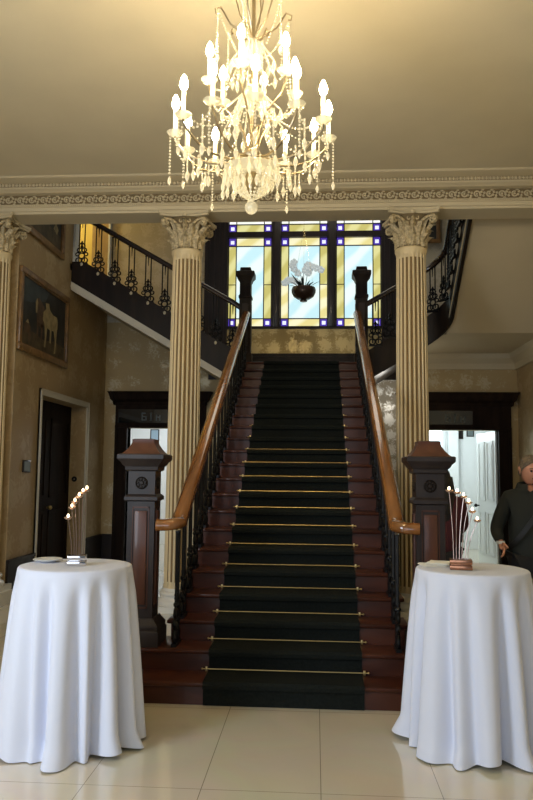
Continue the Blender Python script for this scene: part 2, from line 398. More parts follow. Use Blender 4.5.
# side cornices of the front hall
for s, nm in ((-1, 'trim_2'), (1, 'trim_3')):
    m = MB(); p2 = [(4.0-(8.54-y if y < 8.6 else 0)*.9-.03, z) for y, z in prof[7:16]]
    pts = [(s*(4.0-(8.62-y)), z) for y, z in prof[7:16]] + [(s*4.0, 5.085), (s*4.0, 4.83)]
    m.prism(pts, 'y', -4.0, 8.4); struct(obj(nm, m, M['plaster'], smooth=25))
# cornice under the right soffit
m = MB(); m.prism([(YB,3.44),(YB-.04,3.44),(YB-.05,3.54),(YB-.14,3.62),(YB-.17,3.70),(YB,3.70)], 'x', 1.9, XR)
m.prism([(XR,3.44),(XR-.04,3.44),(XR-.05,3.54),(XR-.14,3.62),(XR-.17,3.70),(XR,3.70)], 'y', 11.0, YB)
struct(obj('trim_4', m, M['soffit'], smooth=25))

# ------------------------------------------------------------------ columns
def acanthus(w, h, curl):
    mb = MB()
    def f(u, v):
        a = (u-.5)*2
        wid = w*(.45+.75*math.sin(PI*min(1, v*.9+.08)))*(1-.55*max(0, v-.72)/.28)
        lob = 1 + .24*math.cos(v*PI*9)*abs(a)
        y = -(curl*max(0, (v-.4)/.6)**2 + .022*(1-abs(a))*(1 if abs(a) < .9 else .5)) + .03*abs(a)
        z = h*(v if v < .86 else .86+.10*math.sin((v-.86)/.14*PI*.9))
        return Vector((a*wid*.5*lob, y, z))
    mb.grid(f, 7, 11); return mb.bm
def make_column(loc, label, zb=0, base_scale=1.0):
    r = thing('column', label, 'column', (loc[0], loc[1], zb), 'fluted cream columns under the entablature')
    x, y = loc; b = base_scale; sb = zb + .265*b
    m = MB(); m.box(x-.27, x+.27, y-.27, y+.27, zb, zb+.07*b)
    m.lathe([(.262,.07*b),(.268,.085*b),(.27,.105*b),(.262,.125*b),(.24,.14*b),(.232,.15*b),(.228,.175*b),(.24,.185*b),(.245,.205*b),(.236,.225*b),(.215,.235*b),(.205,.265*b)], 40, (x, y, zb))
    obj('base', m, M['colbase'], r)
    m = MB(); nf = 20; per = 8; n = nf*per; rings = []
    zs = [(sb, .203, 0), (sb+.03, .197, 0), (sb+.07, .196, 1), (2.0, .192, 1), (3.2, .184, 1), (4.17, .176, 1), (4.21, .176, 0), (4.24, .182, 0), (4.26, .192, 0), (4.285, .192, 0), (4.30, .176, 0)]
    for z, rad, fl in zs:
        ring = []
        for i in range(n):
            t = (i % per)/per; d = .022*math.sin(PI*(t-.22)/.78) if t > .22 else 0
            rr = rad-(max(0, d) if fl else 0); a = 2*PI*i/n
            ring.append(m.bm.verts.new((x+rr*math.cos(a), y+rr*math.sin(a), z)))
        rings.append(ring)
    for k, (a, c) in enumerate(zip(rings, rings[1:])):
        for i in range(n):
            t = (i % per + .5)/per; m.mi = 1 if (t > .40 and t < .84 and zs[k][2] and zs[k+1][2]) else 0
            m.face([a[i], a[(i+1)%n], c[(i+1)%n], c[i]])
    m.mi = 0; m.face(rings[-1])
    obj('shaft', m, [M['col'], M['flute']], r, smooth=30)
    m = MB(); m.lathe([(.170,4.29),(.172,4.45),(.195,4.56),(.235,4.65),(.26,4.665)], 32, (x, y, 0))
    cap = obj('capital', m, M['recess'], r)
    m = MB()   # abacus with concave sides
    def ab(hw, dep):
        P = []
        for s in range(4):
            c, sn = math.cos(s*PI/2), math.sin(s*PI/2)
            for k in range(9):
                t = k/8*2-1; px = t*hw*.94; py = -hw+dep*(1-t*t)
                P.append((x+c*px-sn*py, y+sn*px+c*py))
        return P
    m.prism(ab(.298, .06), 'z', 4.665, 4.69); m.prism(ab(.315, .06), 'z', 4.69, 4.725)
    for s in range(4):
        a = s*PI/2; m.ball((x+.235*math.sin(a), y-.235*math.cos(a), 4.69), .034, 8, 6)
    obj('abacus', m, M['relief'], cap, smooth=30)
    m = MB()
    for tier, (z, h, w, cu, rr, off) in enumerate([(4.295,.165,.125,.085,.176,0), (4.31,.285,.125,.12,.176,PI/8), (4.40,.25,.075,.10,.19,0)]):
        lf = acanthus(w, h, cu)
        for k in range(8):
            m.add(lf, Matrix.Translation((x, y, z)) @ Matrix.Rotation(off+k*PI/4, 4, 'Z') @ Matrix.Translation((0, -rr, 0)))
        lf.free()
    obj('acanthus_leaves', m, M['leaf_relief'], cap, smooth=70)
    m = MB()
    for s in range(4):
        a = PI/4+s*PI/2; d = Vector((math.cos(a), math.sin(a), 0)); q = Vector((-d.y, d.x, 0))
        for w in (-1, 1):
            pts = []; rad = []
            for k in range(8): t = k/7; pts.append(Vector((x, y, 0))+d*(.17+.15*t)+q*w*(.10*(1-t)+.012)+Vector((0,0,4.51+.13*math.sin(t*PI*.55)))); rad.append(.018)
            e = pts[-1]
            for k in range(1, 18):
                th = PI/2-k*.5; R = .052*(1-k/19)
                pts.append(Vector((x, y, 0))+d*(.325+R*math.cos(th)*.9)+q*w*.012+Vector((0,0,4.600+R*math.sin(th)))); rad.append(.018)
            m.tube(pts, rad, 6)
        for w in (-1, 1):   # small inner scrolls
            a2 = s*PI/2; d2 = Vector((math.cos(a2), math.sin(a2), 0)); q2 = Vector((-d2.y, d2.x, 0))
            pts = []
            for k in range(14):
                th = PI-k*.5; R = .034*(1-k/16)
                pts.append(Vector((x, y, 0))+d2*.215+q2*w*(.045+R*math.cos(th))+Vector((0,0,4.62+R*math.sin(th))))
            m.tube(pts, .009, 5)
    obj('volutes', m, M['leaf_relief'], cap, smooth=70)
    return r
make_column((-1.365, YC), 'fluted cream column with leafy capital left of the staircase')
make_column((1.355, YC), 'fluted cream column with leafy capital right of the staircase')
make_column((-3.78, YC), 'fluted cream column at the far left edge beside the horse painting wall', .16, .9)
m = MB(); m.box(-3.99, -3.48, 8.45, 8.975, 0, .16); struct(obj('trim_5', m, M['colbase'], smooth=0))

# ------------------------------------------------------------------ main staircase
st = thing('staircase', 'wide dark mahogany central staircase rising from tile floor to window landing', 'staircase', (0, D0, 0))
for k in range(1, N+1):
    y0 = D0+(k-1)*T; z1 = k*RZ; z0 = (k-1)*RZ
    hw = 1.42 if k == 1 else (1.36 if k == 2 else .90)
    m = MB()
    if k <= 2:
        m.box(-hw, hw, y0, y0+(.62 if k == 1 else .40), 0 if k == 1 else z0, z1-.03)
        m.bbox(-hw-.025, hw+.025, y0-.03, y0+(.62 if k == 1 else .42), z1-.03, z1, .01)
    elif k < N:
        m.box(-hw, hw, y0, y0+.02, z0, z1-.03); m.bbox(-hw-.03, hw+.03, y0-.03, y0+T+.015, z1-.03, z1, .01)
    else:
        m.box(-hw, hw, y0, y0+.02, z0, z1-.03); m.bbox(-.98, .98, y0-.03, y0+.3, z1-.03, z1, .01)
    obj('step', m, M['mahog'], st)
for s in (-1, 1):
    m = MB(); a = D0+2*T
    pts = [(a, .31)]
    for k in range(3, N+1): pts += [(D0+(k-1)*T+.02, (k-1)*RZ-.0), (D0+(k-1)*T+.02, k*RZ-.03)]
    pts += [(YB, LZ-.03), (YB, 0), (a, 0)]
    # as vertical strips to stay planar and clean
    mm = MB()
    for k in range(3, N+1):
        y0 = D0+(k-1)*T+.02; y1 = D0+k*T+.02 if k < N else YB-.05
        x0, x1 = sorted((s*.855, s*.895)); mm.box(x0, x1, y0, y1, 0, k*RZ-.03)
    obj('stringer', mm, M['dark'], st, smooth=0); m.bm.free()
m = MB(); m.box(-.98, .98, YL+.3, YB-.06, LZ-.25, LZ); struct(obj('floor_landing', m, M['mahog'], smooth=0))

# carpet runner
CW = 1.113
m = MB(); path = [(D0-.012, 0.0)]
for k in range(1, N+1):
    y = D0+(k-1)*T; z = k*RZ
    path += [(y-.012, z-.045), (y-.046, z-.036), (y-.05, z-.008), (y-.036, z+.012)]
    path += [(y+T-.03, z+.012), (y+T-.013, z+.014)] if k < N else [(y+.25, z+.012)]
path = [(p[0], p[1]) for p in path]
g = [[m.bm.verts.new((xx, p[0], p[1])) for p in path] for xx in (-CW/2, CW/2)]
for j in range(len(path)-1): m.face([g[0][j], g[1][j], g[1][j+1], g[0][j+1]])
# thickness on edges
h = [[m.bm.verts.new((xx, p[0]+.010, p[1]-.008)) for p in path] for xx in (-CW/2, CW/2)]
for q in (0, 1):
    for j in range(len(path)-1): m.face([g[q][j], g[q][j+1], h[q][j+1], h[q][j]])
tag(obj('carpet_runner', m, M['carpet'], smooth=35), 'black carpet runner down the middle of the mahogany staircase', 'carpet')
# stair rods
ordn = ['lowest', 'second', 'third', 'fourth', 'fifth', 'sixth', 'seventh', 'eighth', 'ninth', 'tenth', 'eleventh', 'twelfth', 'thirteenth', 'fourteenth', 'fifteenth', 'sixteenth', 'seventeenth', 'eighteenth', 'nineteenth', 'topmost']
m = MB()
hw = .60
m.tube([(-hw, 0, 0), (hw, 0, 0)], .0045, 8)
rod0 = obj('stair_rod', m, M['brass'])
for s in (-1, 1):
    m = MB(); m.ball((s*(hw+.004), 0, 0), .009, 8, 6); obj('rod_finial', m, M['brass'], rod0)
    m = MB(); m.bbox(s*.575-.008, s*.575+.008, -.004, .012, -.018, .016, .002); obj('rod_bracket', m, M['brass'], rod0)
for k in range(1, N):
    lab = f'thin brass stair rod holding the black carpet, {ordn[k-1]} rod up the staircase' if 1 < k < 20 else f'{ordn[k-1]} thin brass rod across the black stair carpet'
    loc = (0, D0+k*T-.022, k*RZ+.021)
    if k == 1: rod0.location = loc; tag(rod0, lab, 'stair rod', 'brass rods across the stair carpet')
    else: dup(rod0, loc, 0, lab)

# ------------------------------------------------------------------ balusters
def baluster_bm(h):
    m = MB(); 
    for s in (-1, 1): m.tube([(0, s*.042, .05), (0, s*.042, h)], .0105, 6)
    m.tube([(0, 0, h-.16), (0, 0, h-.01)], [.004, .012], 6)
    m.box(-.012, .012, -.055, .055, h-.012, h)
    return m
def ornament_bm():
    m = MB()
    def ring(cy, cz, r, t): m.tube([(0, cy+r*math.cos(a), cz+r*math.sin(a)) for a in [2*PI*i/12 for i in range(12)]], t, 5, True)
    m.box(-.015, .015, -.075, .075, 0, .02)
    ring(-.038, .055, .034, .009); ring(.038, .055, .034, .009)
    ring(0, .115, .036, .010); ring(-.052, .135, .022, .008); ring(.052, .135, .022, .008)
    ring(-.028, .19, .028, .009); ring(.028, .19, .028, .009)
    m.ball((0, 0, .235), .02, 8, 6); m.tube([(0, -.042, .24), (0, 0, .30), (0, .042, .24)], .008, 5)
    m.lathe([(.006,.25),(.016,.27),(.006,.31)], 8)
    return m
def proto_baluster(h):
    b = obj('baluster', baluster_bm(h), M['iron']); om = ornament_bm()
    for v in om.bm.verts: v.co.y *= 1.3; v.co.z *= 1.25; v.co.x *= 1.4
    o = obj('scroll_ornament', om, M['iron'], b)
    return b
def rail_section(w, h):
    return [(w*.5*x, h*y) for x, y in [(-.7,-.5),(-1,-.32),(-1,.05),(-.82,.33),(-.45,.5),(.45,.5),(.82,.33),(1,.05),(1,-.32),(.7,-.5)]]
RX = .83
def zr(y): return 1.245 + (y-5.70)*.533
for s, lab in ((-1, 'left'), (1, 'right')):
    bl = thing('balustrade', f'black iron balusters under golden oak handrail on the {lab} side of main stairs', 'balustrade', (s*RX, D0, 0), 'balustrades of the main staircase')
    m = MB()
    pts = [(s*.985, 5.60, 1.205), (s*.95, 5.60, 1.205), (s*.905, 5.603, 1.207)]
    for k in range(1, 7):
        a = k/6*PI/2; pts.append((s*(RX+.075-.075*math.sin(a)), 5.603+.09*(1-math.cos(a)), 1.207+.018*k/6))
    pts += [(s*RX, 5.74, zr(5.74)), (s*RX, 5.85, zr(5.85))]
    pts += [(s*RX, 5.85+i*.5, zr(5.85+i*.5)) for i in range(1, 10)] + [(s*RX, 10.83, zr(10.83))]
    m.sweep(pts, rail_section(.118, .085)); obj('handrail', m, M['rail'], bl, smooth=50)
    first = None
    for k in range(2, N):
        y = D0+(k-1)*T+.11
        h = zr(y)-.03-k*RZ
        if k == 2: y = 5.66; h = 1.19-.03-.31
        if first is None or True:
            b = proto_baluster(h) if first is None else None
        if first is None:
            first = b; hh = h; b.parent = bl; b.location = (0, y-D0, k*RZ)
        else:
            cpart(first, bl, (0, y-D0, k*RZ), 0, (1, 1, h/hh))

# ------------------------------------------------------------------ newel posts
def newel_bottom(x, label):
    y = 5.70
    r = thing('newel_post', label, 'newel post', (x, y, .31), 'tall panelled newel posts at the stair foot')
    z = .31
    m = MB(); m.sqlathe([(.165,0),(.165,.10),(.155,.115),(.158,.14),(.145,.16),(.125,.185),(.118,.20)], (x, y, z)); obj('base', m, M['newel'], r)
    m = MB(); m.sqlathe([(.105,.20),(.105,1.08)], (x, y, z)); 
    sh = obj('shaft', m, M['newel'], r)
    for k in range(4):
        m = MB(); R = Matrix.Translation((x, y, 0)) @ Matrix.Rotation(k*PI/2, 4, 'Z')
        t = MB(); t.bbox(-.05, .05, -.118, -.10, z+.30, z+1.00, .006); t.box(-.066, .066, -.110, -.10, z+.27, z+.282); t.box(-.066, .066, -.110, -.10, z+1.02, z+1.032); t.box(-.066, -.058, -.110, -.10, z+.27, z+1.03); t.box(.058, .066, -.110, -.10, z+.27, z+1.03)
        m.add(t.bm, R); t.bm.free(); obj('panel', m, M['newel_red'], sh)
    m = MB(); m.sqlathe([(.108,1.07),(.128,1.08),(.128,1.105),(.112,1.12),(.104,1.125),(.104,1.30),(.112,1.305)], (x, y, z)); nk = obj('neck_block', m, M['newel'], r)
    for k in range(4):
        R = Matrix.Translation((x, y, z+1.21)) @ Matrix.Rotation(k*PI/2, 4, 'Z') @ Matrix.Rotation(PI/2, 4, 'X')
        m = MB(); t = MB(); t.lathe([(.048,.10),(.048,.108),(.042,.114),(.038,.108),(.02,.108),(.014,.118),(.003,.119)], 20)
        for q in range(8): t.ball((.03*math.cos(q*PI/4), .03*math.sin(q*PI/4), .109), .010, 6, 4)
        m.add(t.bm, R); t.bm.free(); obj('rosette', m, M['dark'], nk)
    m = MB(); m.sqlathe([(.112,1.30),(.125,1.31),(.128,1.335),(.145,1.35),(.155,1.37),(.172,1.385),(.178,1.395),(.178,1.425),(.168,1.432)], (x, y, z)); cp = obj('cap', m, M['newel'], r, smooth=25)
    m = MB(); m.sqlathe([(.155,1.43),(.135,1.445),(.11,1.475),(.092,1.505),(.086,1.52),(.086,1.545),(.07,1.55)], (x, y, z)); obj('cap_top', m, M['newel_red'], cp, smooth=25)
newel_bottom(-1.11, 'tall panelled dark newel post with rosette at the left foot of the stairs')
newel_bottom(1.07, 'tall panelled dark newel post with rosette at the right foot of the stairs')
def newel_top(x, label):
    y = 10.99; z = LZ
    r = thing('newel_post', label, 'newel post', (x, y, z), 'newel posts on the landing')
    m = MB(); m.sqlathe([(.11,0),(.11,.12),(.095,.14),(.088,.16),(.088,.98),(.10,.99),(.10,1.02),(.085,1.04),(.085,1.23)], (x, y, z)); obj('shaft', m, M['dark'], r)
    m = MB(); m.sqlathe([(.085,1.23),(.095,1.245),(.105,1.28),(.135,1.32),(.14,1.33),(.14,1.385),(.125,1.395),(.085,1.41),(.08,1.455),(.07,1.465)], (x, y, z)); obj('cap', m, M['dark'], r, smooth=25)
    m = MB(); m.box(x-.045, x+.045, y-.094, y+.094, z+.25, z+.9); m.box(x-.094, x+.094, y-.045, y+.045, z+.25, z+.9); obj('panel', m, M['newel'], r)
newel_top(-.855, 'black newel post on the landing silhouetted left of the flower bowl')
newel_top(.90, 'black newel post on the landing silhouetted right of the flower bowl')

# ------------------------------------------------------------------ left upper flight
SL = RZ/.265
FY0, FY1 = 11.0, YB-.065
lf = thing('staircase', 'upper left flight with dark stringer climbing from the landing to the left wall', 'staircase', (-.98, 11.0, LZ))
for k in range(1, 11):
    x0 = -.98-(k-1)*.265; z = LZ+k*RZ; x1 = x0-.265 if k < 10 else XL+.005
    m = MB(); m.box(x0-.02, x0, FY0+.05, FY1, z-RZ, z-.03); m.bbox(x1-(.01 if k < 10 else 0), x0+.025, FY0+.05, FY1, z-.03, z, .008)
    obj('step', m, M['mahog'], lf)
def nz(x): return LZ+RZ+(-.98-x)*SL
m = MB(); xe = XL+.004
m.prism([(-.96, nz(-.96)+.02), (-.96, nz(-.96)-.42), (xe, nz(xe)-.40), (xe, UZ+.04), (-.98-9.1*.265, UZ+.04)], 'y', FY0-.03, FY0+.05)
obj('stringer', m, M['dark'], lf, smooth=0)
m = MB(); m.prism([(-.98, nz(-.98)-.42), (-.98, nz(-.98)-.53), (xe, nz(xe)-.53), (xe, nz(xe)-.40)], 'y', FY0-.05, FY0+.10)
m.prism([(-.98, nz(-.98)-.46), (-.98, nz(-.98)-.49), (xe, nz(xe)-.49), (xe, nz(xe)-.46)], 'y', FY0-.07, FY0+.10)
obj('stringer_moulding', m, M['white_trim'], lf, smooth=0)
m = MB(); m.prism([(-.98, nz(-.98)-.44), (-.98, nz(-.98)-.48), (xe, nz(xe)-.48), (xe, nz(xe)-.44)], 'y', FY0+.08, FY1)
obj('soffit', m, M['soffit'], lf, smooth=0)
m = MB()
for k in range(1, 11):
    x0 = -.98-(k-1)*.265-.16; z = nz(x0)-.05
    m.ball((x0+.10, FY0-.030, z-.045), .022, 8, 6, (1,.5,1.3))
obj('tread_end', m, M['relief'], lf)
ub = thing('balustrade', 'black iron balusters and dark handrail along the upper left flight', 'balustrade', (-.98, FY0, LZ), 'balustrades of the upper flights')
RH = .70
def rl(x): return 4.13+(-.94-x)*.578
m = MB(); m.sweep([(-.93, FY0, 4.11), (-1.05, FY0, rl(-1.05))]+[(-1.05-i*.5, FY0, rl(-1.05-i*.5)) for i in range(1, 5)]+[(XL+.02, FY0, rl(XL+.02))], rail_section(.09, .075)); obj('handrail', m, M['darkrail'], ub, smooth=50)
f0 = None
for k in range(1, 11):
    x = -.98-(k-1)*.265-.07; zb = LZ+k*RZ; h = rl(x)-.025-zb
    if f0 is None:
        f0 = proto_baluster(h); hh = h; f0.parent = ub; f0.location = (x+.98, 0, zb-LZ); f0.rotation_euler = (0,0,PI/2)
    else: cpart(f0, ub, (x+.98, 0, zb-LZ), PI/2, (1,1,h/hh))

# ------------------------------------------------------------------ right upper flight
rf = thing('staircase', 'upper right flight turning toward the viewer with a wide beige sloped underside', 'staircase', (.98, 11.0, LZ))
for k in range(1, 5):
    x0 = .98+(k-1)*.265; z = LZ+k*RZ; x1 = x0+.265 if k < 4 else XR-.005
    m = MB(); m.box(x0, x0+.02, FY0+.05, FY1, z-RZ, z-.03); m.bbox(x0-.025, x1+(.01 if k < 4 else 0), FY0+.05, FY1, z-.03, z, .008)
    obj('step', m, M['mahog'], rf)
QZ = LZ+4*RZ; FX = 2.16; T2 = .207; S2 = RZ/T2
for k in range(1, 10):
    y0 = FY0+.05-(k-1)*T2; z = QZ+k*RZ
    m = MB(); m.box(FX, XR-.005, y0-.02, y0, z-RZ, z-.03); m.bbox(FX, XR-.005, y0-T2-.01, y0+.025, z-.03, z, .008)
    obj('step', m, M['mahog'], rf)
# curved outer string: along +x, quarter turn, then toward the viewer
def nzr(x): return LZ+RZ+(x-.98)*SL
path = []   # (x,y,ztop,zbot)
for i in range(6):
    x = .96+i*(1.80-.96)/5; path.append((x, FY0, nzr(x)+.03, nzr(x)-.42))
R = FX-1.80
for i in range(1, 9):
    a = i/8*PI/2; x = 1.80+R*math.sin(a); y = FY0-R*(1-math.cos(a)); q = i/8
    zt = nzr(1.80)+.03+q*.34; path.append((x, y, zt, zt-.45+q*.05))
yt = FY0-R; zt0 = path[-1][2]
for i in range(1, 9):
    y = yt-i*(yt-8.99)/8; path.append((FX, y, zt0+(yt-y)*S2, zt0-.40+(yt-y)*S2))
m = MB(); V = []
for i, (x, y, a, b) in enumerate(path):
    p = Vector((x, y, 0)); q0 = Vector(path[max(i-1,0)][:2]+(0,)); q1 = Vector(path[min(i+1,len(path)-1)][:2]+(0,))
    t = (q1-q0).normalized(); n = Vector((-t.y, t.x, 0))*.05
    V.append([m.bm.verts.new((x, y, a)), m.bm.verts.new((x, y, b)), m.bm.verts.new((x+n.x, y+n.y, b)), m.bm.verts.new((x+n.x, y+n.y, a))])
for a, b in zip(V, V[1:]):
    for i in range(4): m.face([a[i], a[(i+1)%4], b[(i+1)%4], b[i]])
m.face(V[0]); m.face(V[-1][::-1])
obj('stringer', m, M['dark'], rf, smooth=40)
m = MB()
m.prism([(1.80, 3.70), (1.80, 3.74), (2.16, 3.74), (2.16, 3.70)], 'y', FY0+.06, FY1)
m.prism([(2.16, 3.70), (2.16, 3.74), (XR-.003, 3.74), (XR-.003, 3.70)], 'y', FY0-.05, FY1)
zs0 = zt0-.40
md = MB(); md.prism([(.98, nzr(.98)-.42), (1.80, nzr(1.80)-.40), (1.80, nzr(1.80)-.36), (.98, nzr(.98)-.38)], 'y', FY0+.05, FY1); obj('underside_panel', md, M['dark'], rf, smooth=0)
m.prism([(FY0-.05, 3.70), (8.99, 3.70+(FY0-.05-8.99)*S2), (8.99, 3.75+(FY0-.05-8.99)*S2), (FY0-.05, 3.75)], 'x', FX-.01, XR-.003)
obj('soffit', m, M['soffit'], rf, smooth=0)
ur = thing('balustrade', 'black iron balusters and dark handrail curving up along the upper right flight', 'balustrade', (.98, FY0, LZ), 'balustrades of the upper flights')
RP = []
for i in range(5): x = .97+i*(1.72-.97)/4; RP.append((x, FY0, 4.15+(x-.97)*.578))
zc = RP[-1][2]
for i in range(1, 9):
    a = i/8*PI/2; RP.append((1.72+.40*math.sin(a), FY0-.40*(1-math.cos(a)), zc+.36*(i/8)))
zc2 = RP[-1][2]
for i in range(1, 9): y = FY0-.40-i*(FY0-.40-9.0)/8; RP.append((2.12, y, zc2+(FY0-.40-y)*S2))
m = MB(); m.sweep(RP, rail_section(.09, .075)); obj('handrail', m, M['darkrail'], ur, smooth=50)
def on_path(P, s):
    d = 0
    for a, b in zip(P, P[1:]):
        L = math.hypot(b[0]-a[0], b[1]-a[1])
        if d+L >= s: t = (s-d)/L; return [a[j]+(b[j]-a[j])*t for j in range(len(a))] + [math.atan2(b[1]-a[1], b[0]-a[0])]
        d += L
    return list(P[-1])+[math.atan2(P[-1][1]-P[-2][1], P[-1][0]-P[-2][0])]
Ltot = sum(math.hypot(b[0]-a[0], b[1]-a[1]) for a, b in zip(RP, RP[1:]))
f0 = None; s = .14; ST = [(p[0]-(.04 if p[0] > 2 else 0), p[1]+.03, p[2]) for p in path]
while s < Ltot-.05:
    x, y, z, ang = on_path(RP, s)
    # string top below this point
    zb = min(path, key=lambda p: (p[0]-x)**2+(p[1]-y)**2)
    zz = on_path([(p[0], p[1], p[2]) for p in path], s*1.0)[2]
    h = z-.025-zz
    loc = (x-.98, y-FY0, zz-LZ)
    if f0 is None:
        f0 = proto_baluster(h); hh = h; f0.parent = ur; f0.location = loc; f0.rotation_euler = (0,0,ang+PI/2)
    else: cpart(f0, ur, loc, ang+PI/2, (1,1,h/hh))
    s += .215

# ------------------------------------------------------------------ window
w1 = sroot('window_1', (0, YB, WZ0))
m = MB()
m.box(-1.80, -1.38, YB-.06, YB+.06, 3.72, 6.7); m.box(1.38, 1.80, YB-.06, YB+.06, 3.72, 6.7)
for s in (-1, 1):
    for k in range(4): x = s*(1.45+k*.09); m.box(x-.012, x+.012, YB-.075, YB-.05, 3.8, 6.6)
m.box(-1.38, 1.38, YB-.05, YB+.08, WZ0-.03, WZ0+.015); m.box(-1.38, 1.38, YB-.05, YB+.08, 6.38, 6.7)
obj('window_casing', m, M['newel'], w1, smooth=0)
lights = [(-1.38, -.585), (-.425, .427), (.575, 1.38)]
m = MB()
m.bbox(-.585, -.425, YB-.07, YB+.08, WZ0, 6.6, .015); m.bbox(.427, .575, YB-.07, YB+.08, WZ0, 6.6, .015); obj('mullion', m, M['newel'], w1)
m = MB()
for a, b in lights: m.box(a, b, YB-.05, YB+.06, 5.85, 5.955)
obj('transom', m, M['newel'], w1, smooth=0)
GM = [M['g_pale'], M['g_yel'], M['g_blue'], M['g_white'], M['g_clear'], M['lead'], M['g_amber']]
for li, (a, b) in enumerate(lights):
    bw_ = .145; c0, c1 = a+bw_, b-bw_
    yg = YB+.03
    m = MB()
    def pane(x0, x1, z0, z1, mi, y=yg): m.mi = mi; m.quad((x0,y,z0),(x1,y,z0),(x1,y,z1),(x0,y,z1))
    z = [4.215, 4.365, 5.705, 5.85, 5.955, 6.11, 6.40]
    for x0, x1 in ((a, c0), (c1, b)):
        for z0, z1 in ((z[0], z[1]), (z[2], z[3]), (z[4], z[5])):
            pane(x0, x1, z0, z1, 2); cx, cz = (x0+x1)/2, (z0+z1)/2
            pane(cx-.033, cx+.033, cz-.033, cz+.033, 3, yg-.004)
        pane(x0, x1, z[1], 4.99, 6 if li == 1 else 1); pane(x0, x1, 4.99, z[2], 1); pane(x0, x1, z[5], z[6], 4)
    pane(c0, c1, z[0], z[1], 6); pane(c0, c1, z[1], z[2], 0); pane(c0, c1, z[2], z[3], 6); pane(c0, c1, z[4], z[5], 1); pane(c0, c1, z[5], z[6], 4)
    m.mi = 5; t = .009
    for x in (a+.006, c0, c1, b-.006): m.box(x-t, x+t, yg-.012, yg+.008, z[0], z[6])
    for zz in (z[0]+.006, z[1], z[2], z[5]): m.box(a, b, yg-.013, yg+.008, zz-t, zz+t)
    m.box(a, c0, yg-.013, yg+.008, 4.99-.006, 4.99+.006); m.box(c1, b, yg-.013, yg+.008, 4.99-.006, 4.99+.006)
    obj('stained_glass', m, GM, w1, smooth=0)

# hanging bowl of orchids in front of the centre light
hp = thing('hanging_planter', 'dark bronze bowl of grey white orchids hanging before the centre stained glass', 'planter', (0, 12.6, 4.62))
m = MB(); m.lathe([(.02,-.05),(.06,-.045),(.065,-.025),(.04,-.008),(.11,.0),(.175,.045),(.208,.11),(.212,.165),(.20,.20),(.19,.195),(.14,.09),(.02,.06)], 28, (0, 12.6, 4.62)); obj('bowl', m, M['bowl'], hp)
m = MB()
for k in range(16):
    a = random.uniform(0, 2*PI); l = random.uniform(.2, .42); w = random.uniform(.05, .075); tilt = random.uniform(.05, .6)
    d = Vector((math.cos(a), math.sin(a)*.6, 0))
    def f(u, v, d=d, l=l, w=w, tilt=tilt):
        p = d*(.05+l*v*(.4+tilt)) + Vector((0,0,l*v*(1-tilt)-.18*tilt*v*v)); s_ = Vector((-d.y, d.x, 0))*(u-.5)*w*math.sin(PI*min(1, v*.93+.07))
        return Vector((0, 12.6, 4.80)) + p + s_
    m.grid(f, 3, 6)
obj('leaves', m, M['leafdark'], hp)
m = MB(); mp = MB()
stems = [((-.02,0,.0),(-.05,0,.25),(-.20,-.02,.42),(-.17,-.02,.5)), ((.02,0,0),(.06,0,.25),(.12,-.02,.43),(.30,-.03,.36)), ((0,0,0),(-.08,0,.15),(-.25,0,.2),(-.33,0,.14)), ((0,0,0),(.0,0,.3),(.07,0,.47),(.12,0,.40))]
for sp in stems:
    P = [Vector(p)+Vector((0,12.6,4.79)) for p in sp]; m.tube(P, .006, 5)
    for k in range(5):
        t = .45+.55*k/4; i = min(2, int(t*3)); q = t*3-i; c = P[i].lerp(P[min(3,i+1)], q)
        for j in range(5):
            a = j*2*PI/5+k; mp.ball(c+Vector((.036*math.cos(a), -.01, .036*math.sin(a)-.02)), .033, 6, 4, (1,.35,1))
obj('stems', m, M['leafdark'], hp); obj('orchid_flowers', mp, M['orchid'], hp)
m = MB()
for a in (PI/2, PI*7/6, PI*11/6): m.tube([(.2*math.cos(a), 12.6+.2*math.sin(a), 4.81), (0, 12.6, 5.9)], .0015, 4)
m.tube([(0, 12.6, 5.9), (0, 12.6, 7.6)], .002, 4); obj('hanging_wire', m, M['chrome'], hp)

# ------------------------------------------------------------------ doors
def back_door(name, x0, x1):
    d = sroot(name, ((x0+x1)/2, YB, 0))
    cw = .22
    m = MB()
    m.box(x0-cw, x0, YB-.05, YB+.2, 0, OH); m.box(x1, x1+cw, YB-.05, YB+.2, 0, OH)
    for x in (x0-cw, x0-.05, x1+.0, x1+cw-.05): m.box(x, x+.05, YB-.07, YB-.04, 0, OH)
    obj('door_casing', m, M['doorwood'], d, smooth=0)
    m = MB(); m.box(x0-cw, x1+cw, YB-.06, YB, OH, 2.80); m.box(x0-cw, x1+cw, YB-.08, YB, OH, OH+.04)
    obj('door_header', m, M['doorwood'], d, smooth=0)
    m = MB(); e = .12
    m.prism([(YB,2.78),(YB-.08,2.78),(YB-.10,2.84),(YB-.17,2.88),(YB-.20,2.97),(YB-.23,3.02),(YB,3.02)], 'x', x0-cw-.0, x1+cw+.0)
    for s, xx in ((-1, x0-cw), (1, x1+cw)):
        pr = [(0,2.78),(.015,2.84),(.06,2.88),(.09,2.97),(e,3.02)]
        m.prism([(xx, 2.78)]+[(xx+s*a, z) for a, z in pr[1:]]+[(xx, 3.02)], 'y', YB-.22, YB)
    obj('door_cornice', m, M['doorwood'], d, smooth=0)
    return d
d1 = back_door('door_1', *LO); d2 = back_door('door_2', *RO)
